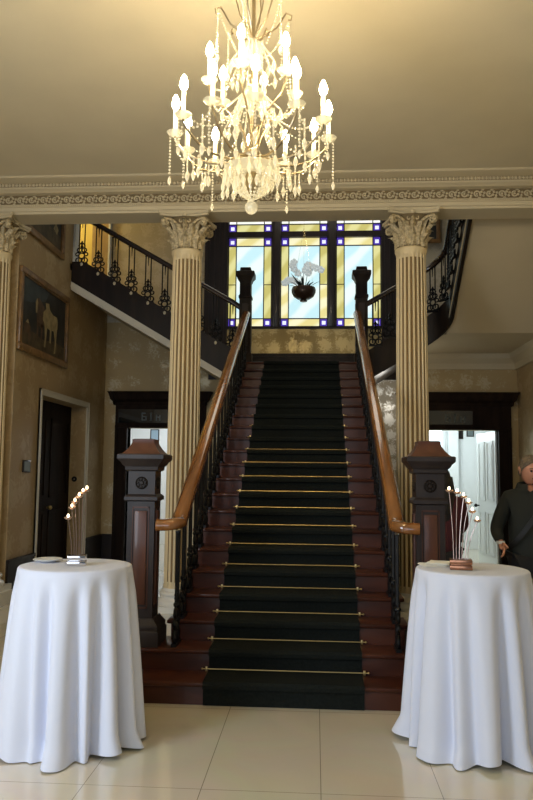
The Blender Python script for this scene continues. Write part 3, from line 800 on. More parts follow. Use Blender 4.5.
for d, x in ((d1, -2.86), (d2, 2.48)):   # transom panel with faint pale bar-shaped marks
    m = MB(); m.box(x-.45, x+.45, YB-.075, YB-.055, OH+.09, OH+.33); pn = obj('transom_panel', m, M['glass_dark'], d, smooth=0)
    m = MB(); zz = OH+.13
    def bar(a, b, c, e_): m.box(x+a, x+b, YB-.079, YB-.073, zz+c, zz+e_)
    bar(-.02,.0,0,.14); bar(.0,.06,.0,.02); bar(.0,.06,.06,.08); bar(.05,.07,.0,.08); bar(.0,.05,.12,.14)
    bar(.14,.16,0,.14); bar(.13,.17,0,.015); bar(.13,.17,.125,.14)
    bar(.24,.26,0,.10); bar(.26,.30,.05,.07); bar(.30,.32,0,.10)
    obj('pale_marks', m, M['pale_mark'], pn, smooth=0)
# open white panelled leaf in the right opening
hx, hy = 3.36, YB+.08; ex, ey = 3.235, YB+.97
u = Vector((ex-hx, ey-hy, 0)); Lw = u.length; ang = math.atan2(u.y, u.x)
R4 = Matrix.Translation((hx, hy, 0)) @ Matrix.Rotation(ang, 4, 'Z')
t = MB(); t.box(0, Lw, -.02, .02, .01, OH-.02)
m = MB(); m.add(t.bm, R4); t.bm.free(); leaf = obj('door_leaf', m, M['whitegloss'], d2, smooth=0)
t = MB()
for (u0, u1, z0, z1) in ((.10,.40,1.15,2.2),(.50,.80,1.15,2.2),(.10,.40,.2,.95),(.50,.80,.2,.95)):
    for sd in (-1, 1):
        y0, y1 = (.02, .032) if sd > 0 else (-.032, -.02)
        for a in ((u0,u0+.025,z0,z1),(u1-.025,u1,z0,z1),(u0,u1,z0,z0+.025),(u0,u1,z1-.025,z1)): t.box(a[0],a[1],y0,y1,a[2],a[3])
        t.box(u0+.06, u1-.06, y0*.9, y1*.9, z0+.06, z1-.06)
m = MB(); m.add(t.bm, R4); t.bm.free(); obj('door_panel', m, M['whitegloss'], leaf, smooth=0)
t = MB(); t.tube([(.82,-.07,1.05),(.82,.07,1.05)], .012, 8); t.ball((.82,.085,1.05), .032, 12, 8); t.ball((.82,-.085,1.05), .032, 12, 8)
m = MB(); m.add(t.bm, R4); t.bm.free(); obj('door_knob', m, M['iron'], leaf)

# side door in the left wall
d3 = sroot('door_3', (XL, (DY0+DY1)/2, 0))
m = MB(); f = .085
m.box(XL, XL+.025, DY0-f, DY0, 0, DZ+f); m.box(XL, XL+.025, DY1, DY1+f, 0, DZ+f); m.box(XL, XL+.025, DY0, DY1, DZ, DZ+f)
m.box(XL, XL+.035, DY0-f, DY0-f+.02, 0, DZ+f); m.box(XL, XL+.035, DY1+f-.02, DY1+f, 0, DZ+f); m.box(XL, XL+.035, DY0-f, DY1+f, DZ+f-.02, DZ+f)
obj('door_casing', m, M['white_trim'], d3, smooth=0)
m = MB(); m.box(XL-W, XL-W+.05, DY0, DY1, 0, DZ); dl = obj('door_leaf', m, M['doorwood'], d3, smooth=0)
m = MB()
for y0, y1 in ((DY0+.12, DY0+.9), (DY0+1.1, DY1-.12)):
    for z0, z1 in ((.25, 1.0), (1.2, 2.4)):
        m.box(XL-W+.05, XL-W+.065, y0, y1, z0, z0+.04); m.box(XL-W+.05, XL-W+.065, y0, y1, z1-.04, z1); m.box(XL-W+.05, XL-W+.065, y0, y0+.04, z0, z1); m.box(XL-W+.05, XL-W+.065, y1-.04, y1, z0, z1)
obj('door_panel', m, M['doorwood'], dl, smooth=0)
m = MB(); m.ball((XL-W+.10, DY0+1.05, 1.05), .035, 12, 8); m.tube([(XL-W+.04, DY0+1.05, 1.05), (XL-W+.09, DY0+1.05, 1.05)], .012, 8); obj('door_knob', m, M['brass'], dl)
# round bell push on the far reveal
bp = thing('bell_push', 'small round dark bell push on the side door reveal', 'bell push', (-3.74, DY1, 1.47))
t = MB(); t.lathe([(.045,0),(.045,.008),(.03,.016),(.03,.012)], 20); m = MB(); m.add(t.bm, Matrix.Translation((-3.74, DY1, 1.47)) @ Matrix.Rotation(PI/2, 4, 'X')); t.bm.free(); obj('plate', m, M['iron'], bp)
m = MB(); m.ball((-3.74, DY1-.016, 1.47), .016, 10, 6); obj('button', m, M['chrome'], bp)
# upper doorway casing
d4 = sroot('door_4', (XL, (UY0+UY1)/2, UZ))
m = MB(); m.box(XL, XL+.03, UY0-.24, UY0, UZ, UZT+.12); m.box(XL, XL+.03, UY1, UY1+.09, UZ, UZT+.12); m.box(XL, XL+.03, UY0, UY1, UZT, UZT+.12)
obj('door_casing', m, M['whitegloss'], d4, smooth=0)
# plaque
pq = thing('wall_plaque', 'small square blue grey plaque on the left wall beside the white framed door', 'plaque', (XL, 9.48, 1.58))
m = MB(); m.bbox(XL, XL+.02, 9.36, 9.60, 1.58, 1.74, .004); obj('backing', m, M['dark'], pq)
m = MB(); m.box(XL+.018, XL+.024, 9.38, 9.58, 1.60, 1.72); obj('face', m, M['plaque'], pq, smooth=0)

# ------------------------------------------------------------------ paintings
def painting(name, label, y0, y1, z0, z1, horse=True):
    p = thing(name, label, 'painting', (XL, (y0+y1)/2, z0))
    fr = .085
    m = MB()
    for a in ((y0, y1, z0, z0+fr), (y0, y1, z1-fr, z1), (y0, y0+fr, z0+fr, z1-fr), (y1-fr, y1, z0+fr, z1-fr)):
        m.bbox(XL+.003, XL+.05, *a, .012)
    for a in ((y0+fr, y1-fr, z0+fr, z0+fr+.018), (y0+fr, y1-fr, z1-fr-.018, z1-fr), (y0+fr, y0+fr+.018, z0+fr, z1-fr), (y1-fr-.018, y1-fr, z0+fr, z1-fr)):
        m.box(XL+.003, XL+.03, *a)
    obj('frame', m, M['gilt'], p)
    m = MB(); a0, a1, b0, b1 = y0+fr, y1-fr, z0+fr, z1-fr; x = XL+.012
    def Q(u, v, d=0): return (x+d, a0+(a1-a0)*u, b0+(b1-b0)*v)
    m.mi = 0; m.quad(Q(0,0), Q(1,0), Q(1,1), Q(0,1))
    def poly(pts, mi, d): m.mi = mi; m.face([m.bm.verts.new(Q(u, v, d)) for u, v in pts])
    if horse:
        poly([(0,0),(1,0),(1,.22),(.75,.26),(.5,.2),(.25,.25),(0,.2)], 1, .001)
        poly([(0,.62),(.2,.66),(.5,.8),(.6,1),(0,1)], 4, .001)
        # pale horse seen from behind: body, legs, raised neck
        poly([(.46,.62),(.52,.70),(.60,.72),(.68,.66),(.78,.66),(.80,.60),(.80,.48),(.76,.42),(.62,.40),(.52,.42),(.46,.50)], 2, .002)
        poly([(.49,.45),(.56,.45),(.545,.25),(.53,.10),(.495,.10),(.51,.25)], 2, .003)
        poly([(.70,.45),(.79,.48),(.775,.25),(.765,.08),(.73,.06),(.745,.25)], 2, .003)
        poly([(.62,.42),(.66,.42),(.65,.2),(.62,.2)], 2, .003)
        poly([(.52,.68),(.60,.72),(.58,.80),(.50,.78)], 2, .003)
        # bay horse behind with narrow face
        poly([(.30,.75),(.36,.80),(.42,.76),(.50,.66),(.50,.45),(.42,.35),(.34,.40),(.31,.55)], 3, .0015)
        poly([(.33,.42),(.37,.42),(.36,.18),(.33,.18)], 3, .0015); poly([(.42,.42),(.46,.42),(.45,.18),(.42,.18)], 3, .0015)
        poly([(.285,.70),(.315,.78),(.335,.72),(.325,.56),(.295,.55)], 2, .0025)
        # small figures of hounds at the lower left
        poly([(.06,.30),(.14,.36),(.20,.30),(.22,.18),(.17,.10),(.13,.20),(.08,.20)], 3, .0015); poly([(.10,.34),(.14,.40),(.17,.34)], 2, .002)
    else:
        poly([(0,0),(1,0),(1,.25),(.6,.3),(.3,.2),(0,.3)], 1, .001); poly([(.75,.3),(.82,.42),(.9,.34),(.86,.24)], 2, .002); poly([(0,.55),(1,.7),(1,1),(0,1)], 4, .001)
    obj('canvas', m, [M['gold_dark'], M['canvas_ground'], M['horse_pale'], M['horse_bay'], M['sky_teal']], p, smooth=0)
painting('horse_painting', 'large gilt framed painting of a pale horse above the side door', 8.99, 10.84, 3.14, 4.23)
painting('landscape_painting', 'dark blue painting in gilt frame high on the left wall, partly hidden by the cornice', 9.0, 10.53, 4.73, 5.8, False)
# frame on the back wall above the right flight
rp = thing('framed_picture', 'brown framed picture on grey wall behind the right column capital', 'picture', (2.05, YB, 5.7))
m = MB()
for a in ((1.70,2.42,5.70,5.77),(1.70,2.42,6.55,6.62),(1.70,1.77,5.77,6.55),(2.35,2.42,5.77,6.55)): m.bbox(a[0], a[1], YB-.1, YB-.06, a[2], a[3], .01)
m.box(1.81, 2.4, YB-.07, YB-.002, 5.75, 6.58)
obj('frame', m, M['gilt'], rp)
m = MB(); m.quad((1.77,YB-.075,5.77),(2.35,YB-.075,5.77),(2.35,YB-.075,6.55),(1.77,YB-.075,6.55)); obj('canvas', m, M['gold_dark'], rp, smooth=0)

# ------------------------------------------------------------------ things in the white rooms
w2 = sroot('window_2', (2.95, 16.5, 1.3))
m = MB()
for a in ((2.5,3.06,1.2,1.26),(2.5,3.06,2.94,3.0),(2.5,2.56,1.2,3.0),(3.0,3.06,1.2,3.0),(2.5,3.06,2.05,2.09)): m.box(a[0], a[1], 16.44, 16.5, a[2], a[3])
obj('window_frame', m, M['whitegloss'], w2, smooth=0)
m = MB(); m.quad((2.5,16.48,1.2),(3.06,16.48,1.2),(3.06,16.48,3.0),(2.5,16.48,3.0)); obj('pane', m, M['daypane'], w2, smooth=0)
m = MB(); m.box(3.12, 3.32, 16.3, 16.5, 0, 3.2); struct(obj('trim_6', m, M['whitewall'], smooth=0))
def small_frame(name, label, x, y, z, w, h, mt):
    p = thing(name, label, 'picture', (x, y, z-h/2)); fr = .02
    m = MB(); 
    for a in ((x-w/2,x+w/2,z-h/2,z-h/2+fr),(x-w/2,x+w/2,z+h/2-fr,z+h/2),(x-w/2,x-w/2+fr,z-h/2,z+h/2),(x+w/2-fr,x+w/2,z-h/2,z+h/2)): m.box(a[0],a[1],y-.02,y,a[2],a[3])
    obj('frame', m, M['dark'], p, smooth=0)
    m = MB(); m.box(x-w/2+fr, x+w/2-fr, y-.012, y, z-h/2+fr, z+h/2-fr); obj('print', m, mt, p, smooth=0)
small_frame('framed_print', 'small blue print on the white wall seen through the left doorway', -3.42, 16.5, 2.43, .20, .26, M['photo'])
small_frame('framed_notice', 'narrow dark framed notice on white wall through the right doorway, nearer the window', 3.42, 16.5, 2.5, .09, .22, M['dark'])
small_frame('framed_notice', 'wider grey framed notice on white wall through the right doorway, nearer the open door', 3.62, 16.5, 2.55, .16, .22, M['plaque'])

# ------------------------------------------------------------------ cocktail tables
TLX, TLY, TRX, TRY, TH = -1.245, 4.50, 1.178, 4.68, 1.032
def cloth(cx, cy, seed, r0=.335, hem=.405):
    rnd = random.Random(seed)
    nfold = 14 + seed % 2
    cen = sorted((i+rnd.uniform(-.22,.22))/nfold*2*PI for i in range(nfold)); amp = [rnd.uniform(.6, 1.25) for _ in cen]
    sh = [rnd.uniform(-.10, .10) for _ in cen]
    def fold(th, t):
        v = 0
        for c, a, s_ in zip(cen, amp, sh):
            d = (th-c-s_*t+PI) % (2*PI)-PI; v -= a*math.exp(-((d if d > 0 else d*.72)/.095)**2)
        return v+.36
    m = MB()
    NU = 220
    top = m.bm.verts.new((cx, cy, TH+.004))
    rows = []
    radii = [(r0*k/5, TH+.0045) for k in (1,2,3,4)]+[(r0*.97,TH+.004),(r0*.995,TH+.0015),(r0+.004,TH-.006)]
    for r, z in radii: rows.append([m.bm.verts.new((cx+r*math.cos(2*PI*i/NU), cy+r*math.sin(2*PI*i/NU), z)) for i in range(NU)])
    NV = 34
    for j in range(1, NV+1):
        t = j/NV; row = []
        for i in range(NU):
            th = 2*PI*i/NU
            A = .125*(t**.55)*min(1, t*7)
            r = r0+.006+(hem-r0-.006)*(t**.9)+A*fold(th, t)
            hemz = .012+.012*math.sin(th*3+seed)+.010*math.sin(th*7+seed*2)
            z = (TH-.01)*(1-t)+max(.006, hemz)*t
            if t > .9: r += (t-.9)/.1*(.022+.025*math.sin(th*5+seed))
            row.append(m.bm.verts.new((cx+r*math.cos(th), cy+r*math.sin(th), z)))
        rows.append(row)
    for i in range(NU): m.face([top, rows[0][i], rows[0][(i+1)%NU]])
    for a, b in zip(rows, rows[1:]):
        for i in range(NU): m.face([a[i], b[i], b[(i+1)%NU], a[(i+1)%NU]])
    return m
for (cx, cy, sd, lab) in ((TLX, TLY, 3, 'left'), (TRX, TRY, 6, 'right')):
    t = thing('cocktail_table', f'round tall cocktail table hidden under the {lab} white tablecloth', 'table', (cx, cy, 0), 'tall cocktail tables')
    m = MB(); m.lathe([(.33,TH-.03),(.338,TH-.024),(.338,TH-.006),(.33,TH)], 40, (cx, cy, 0)); obj('tabletop', m, M['newel'], t)
    m = MB(); m.lathe([(.03,.03),(.03,TH-.03)], 16, (cx, cy, 0)); obj('pole', m, M['chrome'], t)
    m = MB(); m.lathe([(.22,0),(.22,.012),(.05,.035),(.03,.04)], 32, (cx, cy, 0)); obj('base', m, M['iron'], t)
    tag(obj('tablecloth', cloth(cx, cy, sd), M['cloth'], smooth=75), f'floor length white tablecloth on the {lab} cocktail table, hanging in deep folds', 'tablecloth', 'white tablecloths on the cocktail tables')
TZ = TH+.006
def candelabra(label, bx, by, tips, rot, bmat, bs=1.0):
    r = thing('candle_holder', label, 'candle holder', (bx, by, TZ), 'candle holders on the cocktail tables')
    Rz = Matrix.Translation((bx, by, TZ)) @ Matrix.Rotation(rot, 4, 'Z') @ Matrix.Diagonal((bs, bs, 1, 1))
    t = MB(); t.bbox(-.055, .055, -.05, .05, 0, .026, .003); t.bbox(-.048, .048, -.043, .043, .026, .034, .002); t.bbox(-.055, .055, -.05, .05, .034, .06, .003)
    m = MB(); m.add(t.bm, Rz); t.bm.free(); obj('base', m, bmat, r)
    n = len(tips)
    for i, (tx, ty, tz) in enumerate(tips):
        a = Rz @ Vector((-.035+.07*i/(n-1), (.012 if i % 2 else -.012), .058)); b = Vector((tx, ty, tz))
        P = []
        for k in range(9):
            q = k/8; p = a.lerp(b, q); p.z = a.z+(b.z-a.z)*q; w = q**1.9
            p.x = a.x+(b.x-a.x)*w; p.y = a.y+(b.y-a.y)*w; P.append(p)
        m = MB(); m.tube(P, .0028, 6); sm = obj('stem', m, M['stemmetal'], r)
        m = MB(); m.lathe([(.004,-.002),(.014,0),(.022,.008),(.024,.014),(.021,.014),(.014,.006),(.004,.004)], 14, b); obj('drip_cup', m, M['cupglass'], sm)
        m = MB(); m.lathe([(.009,.005),(.009,.012),(.004,.013)], 10, b); m.ball(b+Vector((0,0,.022)), .0075, 8, 6, (1,1,1.5)); obj('tealight', m, M['flame'], sm)
tipsR = [(1.032,4.60,1.502),(1.080,4.60,1.490),(1.121,4.61,1.466),(1.151,4.61,1.430),(1.174,4.62,1.377),(1.203,4.62,1.322)]
candelabra('curved six stem candle holder with copper base on the right tablecloth', 1.10, 4.62, tipsR, -.15, M['copper'], 1.2)
tipsL = [(-1.291,4.46,1.312),(-1.276,4.48,1.373),(-1.262,4.49,1.408),(-1.243,4.51,1.440),(-1.226,4.53,1.466),(-1.208,4.55,1.482)]
candelabra('curved six stem candle holder with silver base on the left tablecloth', -1.228, 4.47, tipsL, .25, M['chrome'])
pl = thing('plate', 'round white plate on the left cocktail table', 'plate', (-1.46, 4.60, TZ))
m = MB(); m.lathe([(.045,0),(.05,.003),(.088,.014),(.09,.017),(.086,.017),(.05,.007),(.002,.006)], 36, (-1.46, 4.60, TZ)); obj('dish', m, M['china'], pl)
m = MB(); m.lathe([(.05,.0075),(.085,.018),(.087,.020),(.083,.021),(.048,.011),(.002,.010)], 36, (-1.455, 4.60, TZ)); obj('rim', m, M['china'], pl)
for i, (dx, dy, rz, lab) in enumerate(((.955, 4.78, .15, 'ivory folded napkin lying flat on the right table, lower of two'), (1.0, 4.80, -.35, 'ivory folded napkin overlapping another on the right table, upper of two'))):
    m = MB()
    for q in range(3):
        def f(u, v, q=q):
            return Vector(((u-.5)*(.15-.008*q), (v-.5)*(.17-.01*q), .002+q*.0035+.0012*math.sin(u*9+q)*math.sin(v*7)))
        g0 = MB(); g0.grid(f, 10, 10)
        m.add(g0.bm, Matrix.Translation((dx, dy, TZ+i*.011)) @ Matrix.Rotation(rz, 4, 'Z')); g0.bm.free()
    nb = obj('napkin', m, M['napkin'], smooth=60); tag(nb, lab, 'napkin', 'napkins on the right table')
    sol = nb.modifiers.new('thick', 'SOLIDIFY'); sol.thickness = .002

# ------------------------------------------------------------------ chandelier
CX, CY = -.195, 4.5
ch = thing('chandelier', 'large crystal chandelier with glowing candle bulbs hanging from the cream ceiling', 'chandelier', (CX, CY, 3.25))
cr = lambda *p: Vector((CX+p[0], CY+p[1], p[2]))
m = MB(); m.lathe([(.006,3.34),(.03,3.40),(.05,3.46),(.035,3.50),(.03,3.54),(.06,3.58),(.065,3.62),(.03,3.66),(.018,3.72),(.018,4.05),(.035,4.08),(.02,4.14),(.012,4.2),(.012,CZ)], 20, (CX, CY, 0)); obj('stem', m, M['silver'], ch)
m = MB(); m.lathe([(.09,CZ-.001),(.085,CZ-.03),(.02,CZ-.06)], 24, (CX, CY, 0)); obj('ceiling_rose', m, M['silver'], ch)
m = MB(); m.ball((CX, CY, 3.275), .042, 20, 12); m.ball((CX, CY, 3.325), .016, 10, 6); obj('finial_ball', m, M['crystal'], ch)
m = MB(); m.lathe([(.03,3.50),(.10,3.485),(.15,3.50),(.175,3.53),(.17,3.535),(.14,3.51),(.03,3.515)], 32, (CX, CY, 0)); obj('drip_bowl', m, M['crystal'], ch)
m = MB(); m.lathe([(.02,3.93),(.06,3.95),(.085,4.0),(.06,4.05),(.03,4.07)], 24, (CX, CY, 0)); obj('glass_baluster', m, M['crystal'], ch); m = MB(); m.lathe([(.02,4.22),(.05,4.25),(.06,4.30),(.035,4.36),(.02,4.4)], 20, (CX, CY, 0)); obj('glass_baluster', m, M['crystal'], ch)
# top crown of scrolls
for k in range(6):
    a = k*PI/3+.2; d = Vector((math.cos(a), math.sin(a), 0))
    P = [cr(0,0,4.40)+d*.02, cr(0,0,4.44)+d*.08, cr(0,0,4.49)+d*.15, cr(0,0,4.56)+d*.19, cr(0,0,4.60)+d*.215, cr(0,0,4.585)+d*.25, cr(0,0,4.555)+d*.245, cr(0,0,4.555)+d*.225]
    m = MB(); m.tube(P, .006, 6)
    P = [cr(0,0,4.46)+d*.03, cr(0,0,4.56)+d*.09, cr(0,0,4.68)+d*.12, cr(0,0,4.80)+d*.09, cr(0,0,4.9)+d*.012]; m.tube(P, .005, 6)
    obj('crown_scroll', m, M['silver'], ch)
def bead_string(m, P, r, gap):
    L = 0
    for a, b in zip(P, P[1:]):
        n = max(1, int((b-a).length/gap))
        for i in range(n): m.ball(a.lerp(b, i/n), r, 6, 4)
def drop(m, c, r, l):
    m.lathe([(.001,-l),(r*.8,-l*.65),(r,-l*.45),(r*.45,-l*.12),(.001,0)], 6, c)
def catenary(a, b, sag, n=8):
    return [a.lerp(b, i/n)-Vector((0,0,sag*4*(i/n)*(1-i/n))) for i in range(n+1)]
rings = [(12, .49, 3.735, 0.12, 3.60, .0), (6, .285, 4.06, .35, 3.95, .02)]
arm_tips = []; drop0 = None
for ri, (n, R, zb, ph, zh, _) in enumerate(rings):
    tips = []
    for k in range(n):
        a = ph+k*2*PI/n; d = Vector((math.cos(a), math.sin(a), 0))
        if ri == 0: prof_ = [(.04,zh),(.10,zh-.02),(.18,zh-.045),(.28,zh-.04),(.38,zh-.005),(.445,zh+.05),(R,zh+.10),(R,zb)]
        else: prof_ = [(.03,zh-.3),(.06,zh-.2),(.12,zh-.08),(.19,zh-.04),(.25,zh-.01),(.28,zh+.05),(R,zb)]
        m = MB(); m.tube([cr(0,0,z)+d*r for r, z in prof_], .0075, 6); arm = obj('arm', m, M['silver'], ch)
        b = cr(0,0,zb)+d*R; tips.append(b)
        m = MB(); m.lathe([(.008,-.014),(.022,-.010),(.042,.003),(.054,.018),(.052,.02),(.04,.009),(.01,.0)], 16, b); obj('drip_pan', m, M['crystal'], arm)
        m = MB(); m.lathe([(.014,0),(.017,.02),(.0135,.03),(.0135,.165),(.006,.17)], 12, b); obj('candle_sleeve', m, M['candle'], arm)
        m = MB(); m.lathe([(.006,.168),(.020,.183),(.026,.205),(.020,.238),(.006,.268)], 12, b); obj('bulb', m, M['bulb'], arm)
        if drop0 is None:
            m = MB(); m.lathe([(.001,-.087),(.008,-.068),(.010,-.057),(.0045,-.038),(.002,-.032),(.006,-.028),(.007,-.024),(.006,-.020),(.003,-.017),(.006,-.012),(.005,-.006),(.001,-.002)], 6)
            drop0 = obj('crystal_drop', m, M['crystal'], arm); drop0.location = b+Vector((.051,0,.012))-offset(arm)
        for q in range(0 if k or ri else 1, 6):
            aq = q*PI/3; cpart(drop0, arm, b+Vector((.051*math.cos(aq), .051*math.sin(aq), .012))-offset(arm))
    arm_tips.append(tips)
low, upp = arm_tips
for k in range(12):   # swags between the lower drip pans and long bead strings below them
    a, b = low[k], low[(k+1) % 12]
    m = MB(); bead_string(m, catenary(a-Vector((0,0,.01)), b-Vector((0,0,.01)), .09), .0075, .019); obj('bead_swag', m, M['crystal'], ch)
    m = MB(); e = a+(a-cr(0,0,a.z)).normalized()*.03; L = .17 if k % 2 else .25
    bead_string(m, [e-Vector((0,0,.02)), e-Vector((0,0,.02+L))], .0075, .020); drop(m, e-Vector((0,0,.02+L)), .013, .06); obj('bead_string', m, M['crystal'], ch)
    d = (a-cr(0,0,a.z)).normalized(); m = MB()
    bead_string(m, catenary(cr(0,0,3.98)+d*.07, a+Vector((0,0,.0))-d*.05, .10), .0065, .018); obj('bead_swag', m, M['crystal'], ch)
for k in range(6):
    a, b = upp[k], upp[(k+1) % 6]; d = (a-cr(0,0,a.z)).normalized()
    m = MB(); bead_string(m, catenary(a, b, .10), .007, .018); obj('bead_swag', m, M['crystal'], ch)
    m = MB(); bead_string(m, catenary(cr(0,0,4.555)+d*.235, a-d*.03+Vector((0,0,.03)), .05), .006, .017); obj('bead_string', m, M['crystal'], ch)
    m = MB(); bead_string(m, catenary(cr(0,0,4.555)+d*.235, cr(0,0,4.28)+d*.05, .06), .006, .017); obj('bead_string', m, M['crystal'], ch)
    m = MB(); bead_string(m, [cr(0,0,4.55)+d*.24, cr(0,0,4.26)+d*.235], .006, .017); drop(m, cr(0,0,4.26)+d*.235, .012, .06); obj('bead_string', m, M['crystal'], ch)
def pendant(p, q, r, l):   # a short bead chain from p to q ending in one drop
    m = MB(); bead_string(m, [p, q], .0068, .0125); drop(m, q+Vector((0,0,.006)), r, l); obj('crystal_drop', m, M['crystal'], ch)
for k in range(16):   # basket below
    a = k*2*PI/16; d = Vector((math.cos(a), math.sin(a), 0)); d2 = Vector((math.cos(a+.2), math.sin(a+.2), 0))
    m = MB(); bead_string(m, catenary(cr(0,0,3.53)+d*.175, cr(0,0,3.335)+d*.02, .035), .0085, .017); obj('bead_string', m, M['crystal'], ch)
    pendant(cr(0,0,3.55)+d*.172, cr(0,0,3.50)+d*.172, .018, .085)
    pendant(cr(0,0,3.51)+d*.11, cr(0,0,3.45)+d*.11, .016, .08)
    r2 = .24+.05*(k % 3); zz = 3.57+.01*(k % 3)
    pendant(cr(0,0,zz)+d2*r2, cr(0,0,zz-.07)+d2*r2, .016, .08)
    r3 = .10+.05*(k % 2)
    pendant(cr(0,0,4.36)+d*.055, cr(0,0,4.22-.05*(k % 3))+d*r3, .015, .09)
    pendant(cr(0,0,4.0)+d*.085, cr(0,0,3.88-.04*(k % 3))+d*(r3+.05), .015, .09)
for k in range(12):
    d = (low[k]-cr(0,0,low[k].z)).normalized(); d3 = (low[k]+low[(k+1) % 12]-2*cr(0,0,low[k].z)).normalized()
    pendant(cr(0,0,3.60)+d*.37, cr(0,0,3.51)+d*.37, .016, .08)
    pendant(cr(0,0,3.72)+d3*.43, cr(0,0,3.60-.05*(k % 2))+d3*.43, .017, .085)

# ------------------------------------------------------------------ people
def skin(verts, edges, radii, lv=2):
    me = bpy.data.meshes.new('tmp'); me.from_pydata([tuple(v) for v in verts], edges, [])
    ob = bpy.data.objects.new('tmp', me); C.objects.link(ob)
    md = ob.modifiers.new('s', 'SKIN'); md.use_smooth_shade = True
    for sv, r in zip(me.skin_vertices[0].data, radii): sv.radius = r if isinstance(r, tuple) else (r, r)
    for i, sv in enumerate(me.skin_vertices[0].data): sv.use_root = (i == 0)
    ss = ob.modifiers.new('u', 'SUBSURF'); ss.levels = lv; ss.render_levels = lv
    bpy.context.view_layer.update()
    dg = bpy.context.evaluated_depsgraph_get(); nm = bpy.data.meshes.new_from_object(ob.evaluated_get(dg))
    b = bmesh.new(); b.from_mesh(nm); bpy.data.objects.remove(ob); bpy.data.meshes.remove(me); bpy.data.meshes.remove(nm)
    return b
def head_bm(m, M4, s=1.0):   # face towards -y, centre at origin, total height about .235
    def f(u, v):
        th = 2*PI*u; ph = PI*v
        x = math.sin(ph)*math.sin(th); y = -math.sin(ph)*math.cos(th); z = math.cos(ph)
        X = x*.077; Y = y*.098; Z = z*.118
        front = max(0, -y)
        if z < 0: X *= 1-.28*(-z)**1.3; Y *= 1-.12*(-z)
        if front > 0:
            # brow, eye sockets, nose, lips, chin
            Y -= .010*front*math.exp(-((Z-.022)/.012)**2)
            for sx in (-1, 1): Y += .014*math.exp(-((X-sx*.031)/.014)**2-((Z-.004)/.011)**2)
            w = max(0, 1-abs(Z+.012)/.034); Y -= .026*w**.8*math.exp(-(X/.011)**2)*(1 if Z < .022 else .3)*(1.2 if Z < -.01 else .8)
            Y -= .008*math.exp(-(X/.022)**2-((Z+.052)/.006)**2); Y -= .008*math.exp(-(X/.022)**2-((Z+.067)/.007)**2); Y += .006*math.exp(-(X/.024)**2-((Z+.0595)/.003)**2)
            Y -= .012*math.exp(-(X/.022)**2-((Z+.098)/.014)**2)
        return M4 @ Vector((X*s, Y*s, Z*s))
    m.grid(f, 48, 34, True)
    for sx in (-1, 1):   # ears and eyes
        P = []
        for k in range(10):
            a = -.3+k/9*PI*1.35; P.append(M4 @ Vector((sx*(.078+.012*math.sin(k/9*PI))*s, (.012+.016*math.cos(a))*s, (-.004+.030*math.sin(a))*s)))
        m.tube(P, .006*s, 6)
        m.tube([M4 @ Vector((sx*.076*s, .012*s, .02*s)), M4 @ Vector((sx*.080*s, .010*s, -.005*s)), M4 @ Vector((sx*.077*s, .004*s, -.03*s))], .009*s, 6)
def hand_bm(m, M4, mir=1, curl=.5):   # wrist at origin, fingers along -z, palm facing +y, thumb to x*mir
    vs = [(0,0,.01),(0,0,-.03),(0,0,-.075)]; b = skin([M4 @ Vector(v) for v in vs], [(0,1),(1,2)], [(.024,.019),(.036,.017),(.038,.015)]); m.add(b); b.free()
    for i, (x, L) in enumerate(((.029,.070),(.010,.080),(-.010,.074),(-.028,.058))):
        p = Vector((x*mir, 0, -.07)); P = [p+Vector((0,0,.02)), p]; a = curl*(.5+.15*i)
        for q, l in enumerate((.45,.32,.23)):
            p = p+Vector((0, math.sin(a)*L*l, -math.cos(a)*L*l)); P.append(p); a += curl*.9
        b = skin([M4 @ v for v in P], [(j, j+1) for j in range(len(P)-1)], [.0085,.009,.0085,.0078,.0065]); m.add(b); b.free()
    P = [Vector((.018*mir,.004,-.02)), Vector((.040*mir,.010,-.045)), Vector((.050*mir,.018,-.072)), Vector((.050*mir,.026,-.095))]
    b = skin([M4 @ v for v in P], [(0,1),(1,2),(2,3)], [.012,.0115,.0095,.008]); m.add(b); b.free()
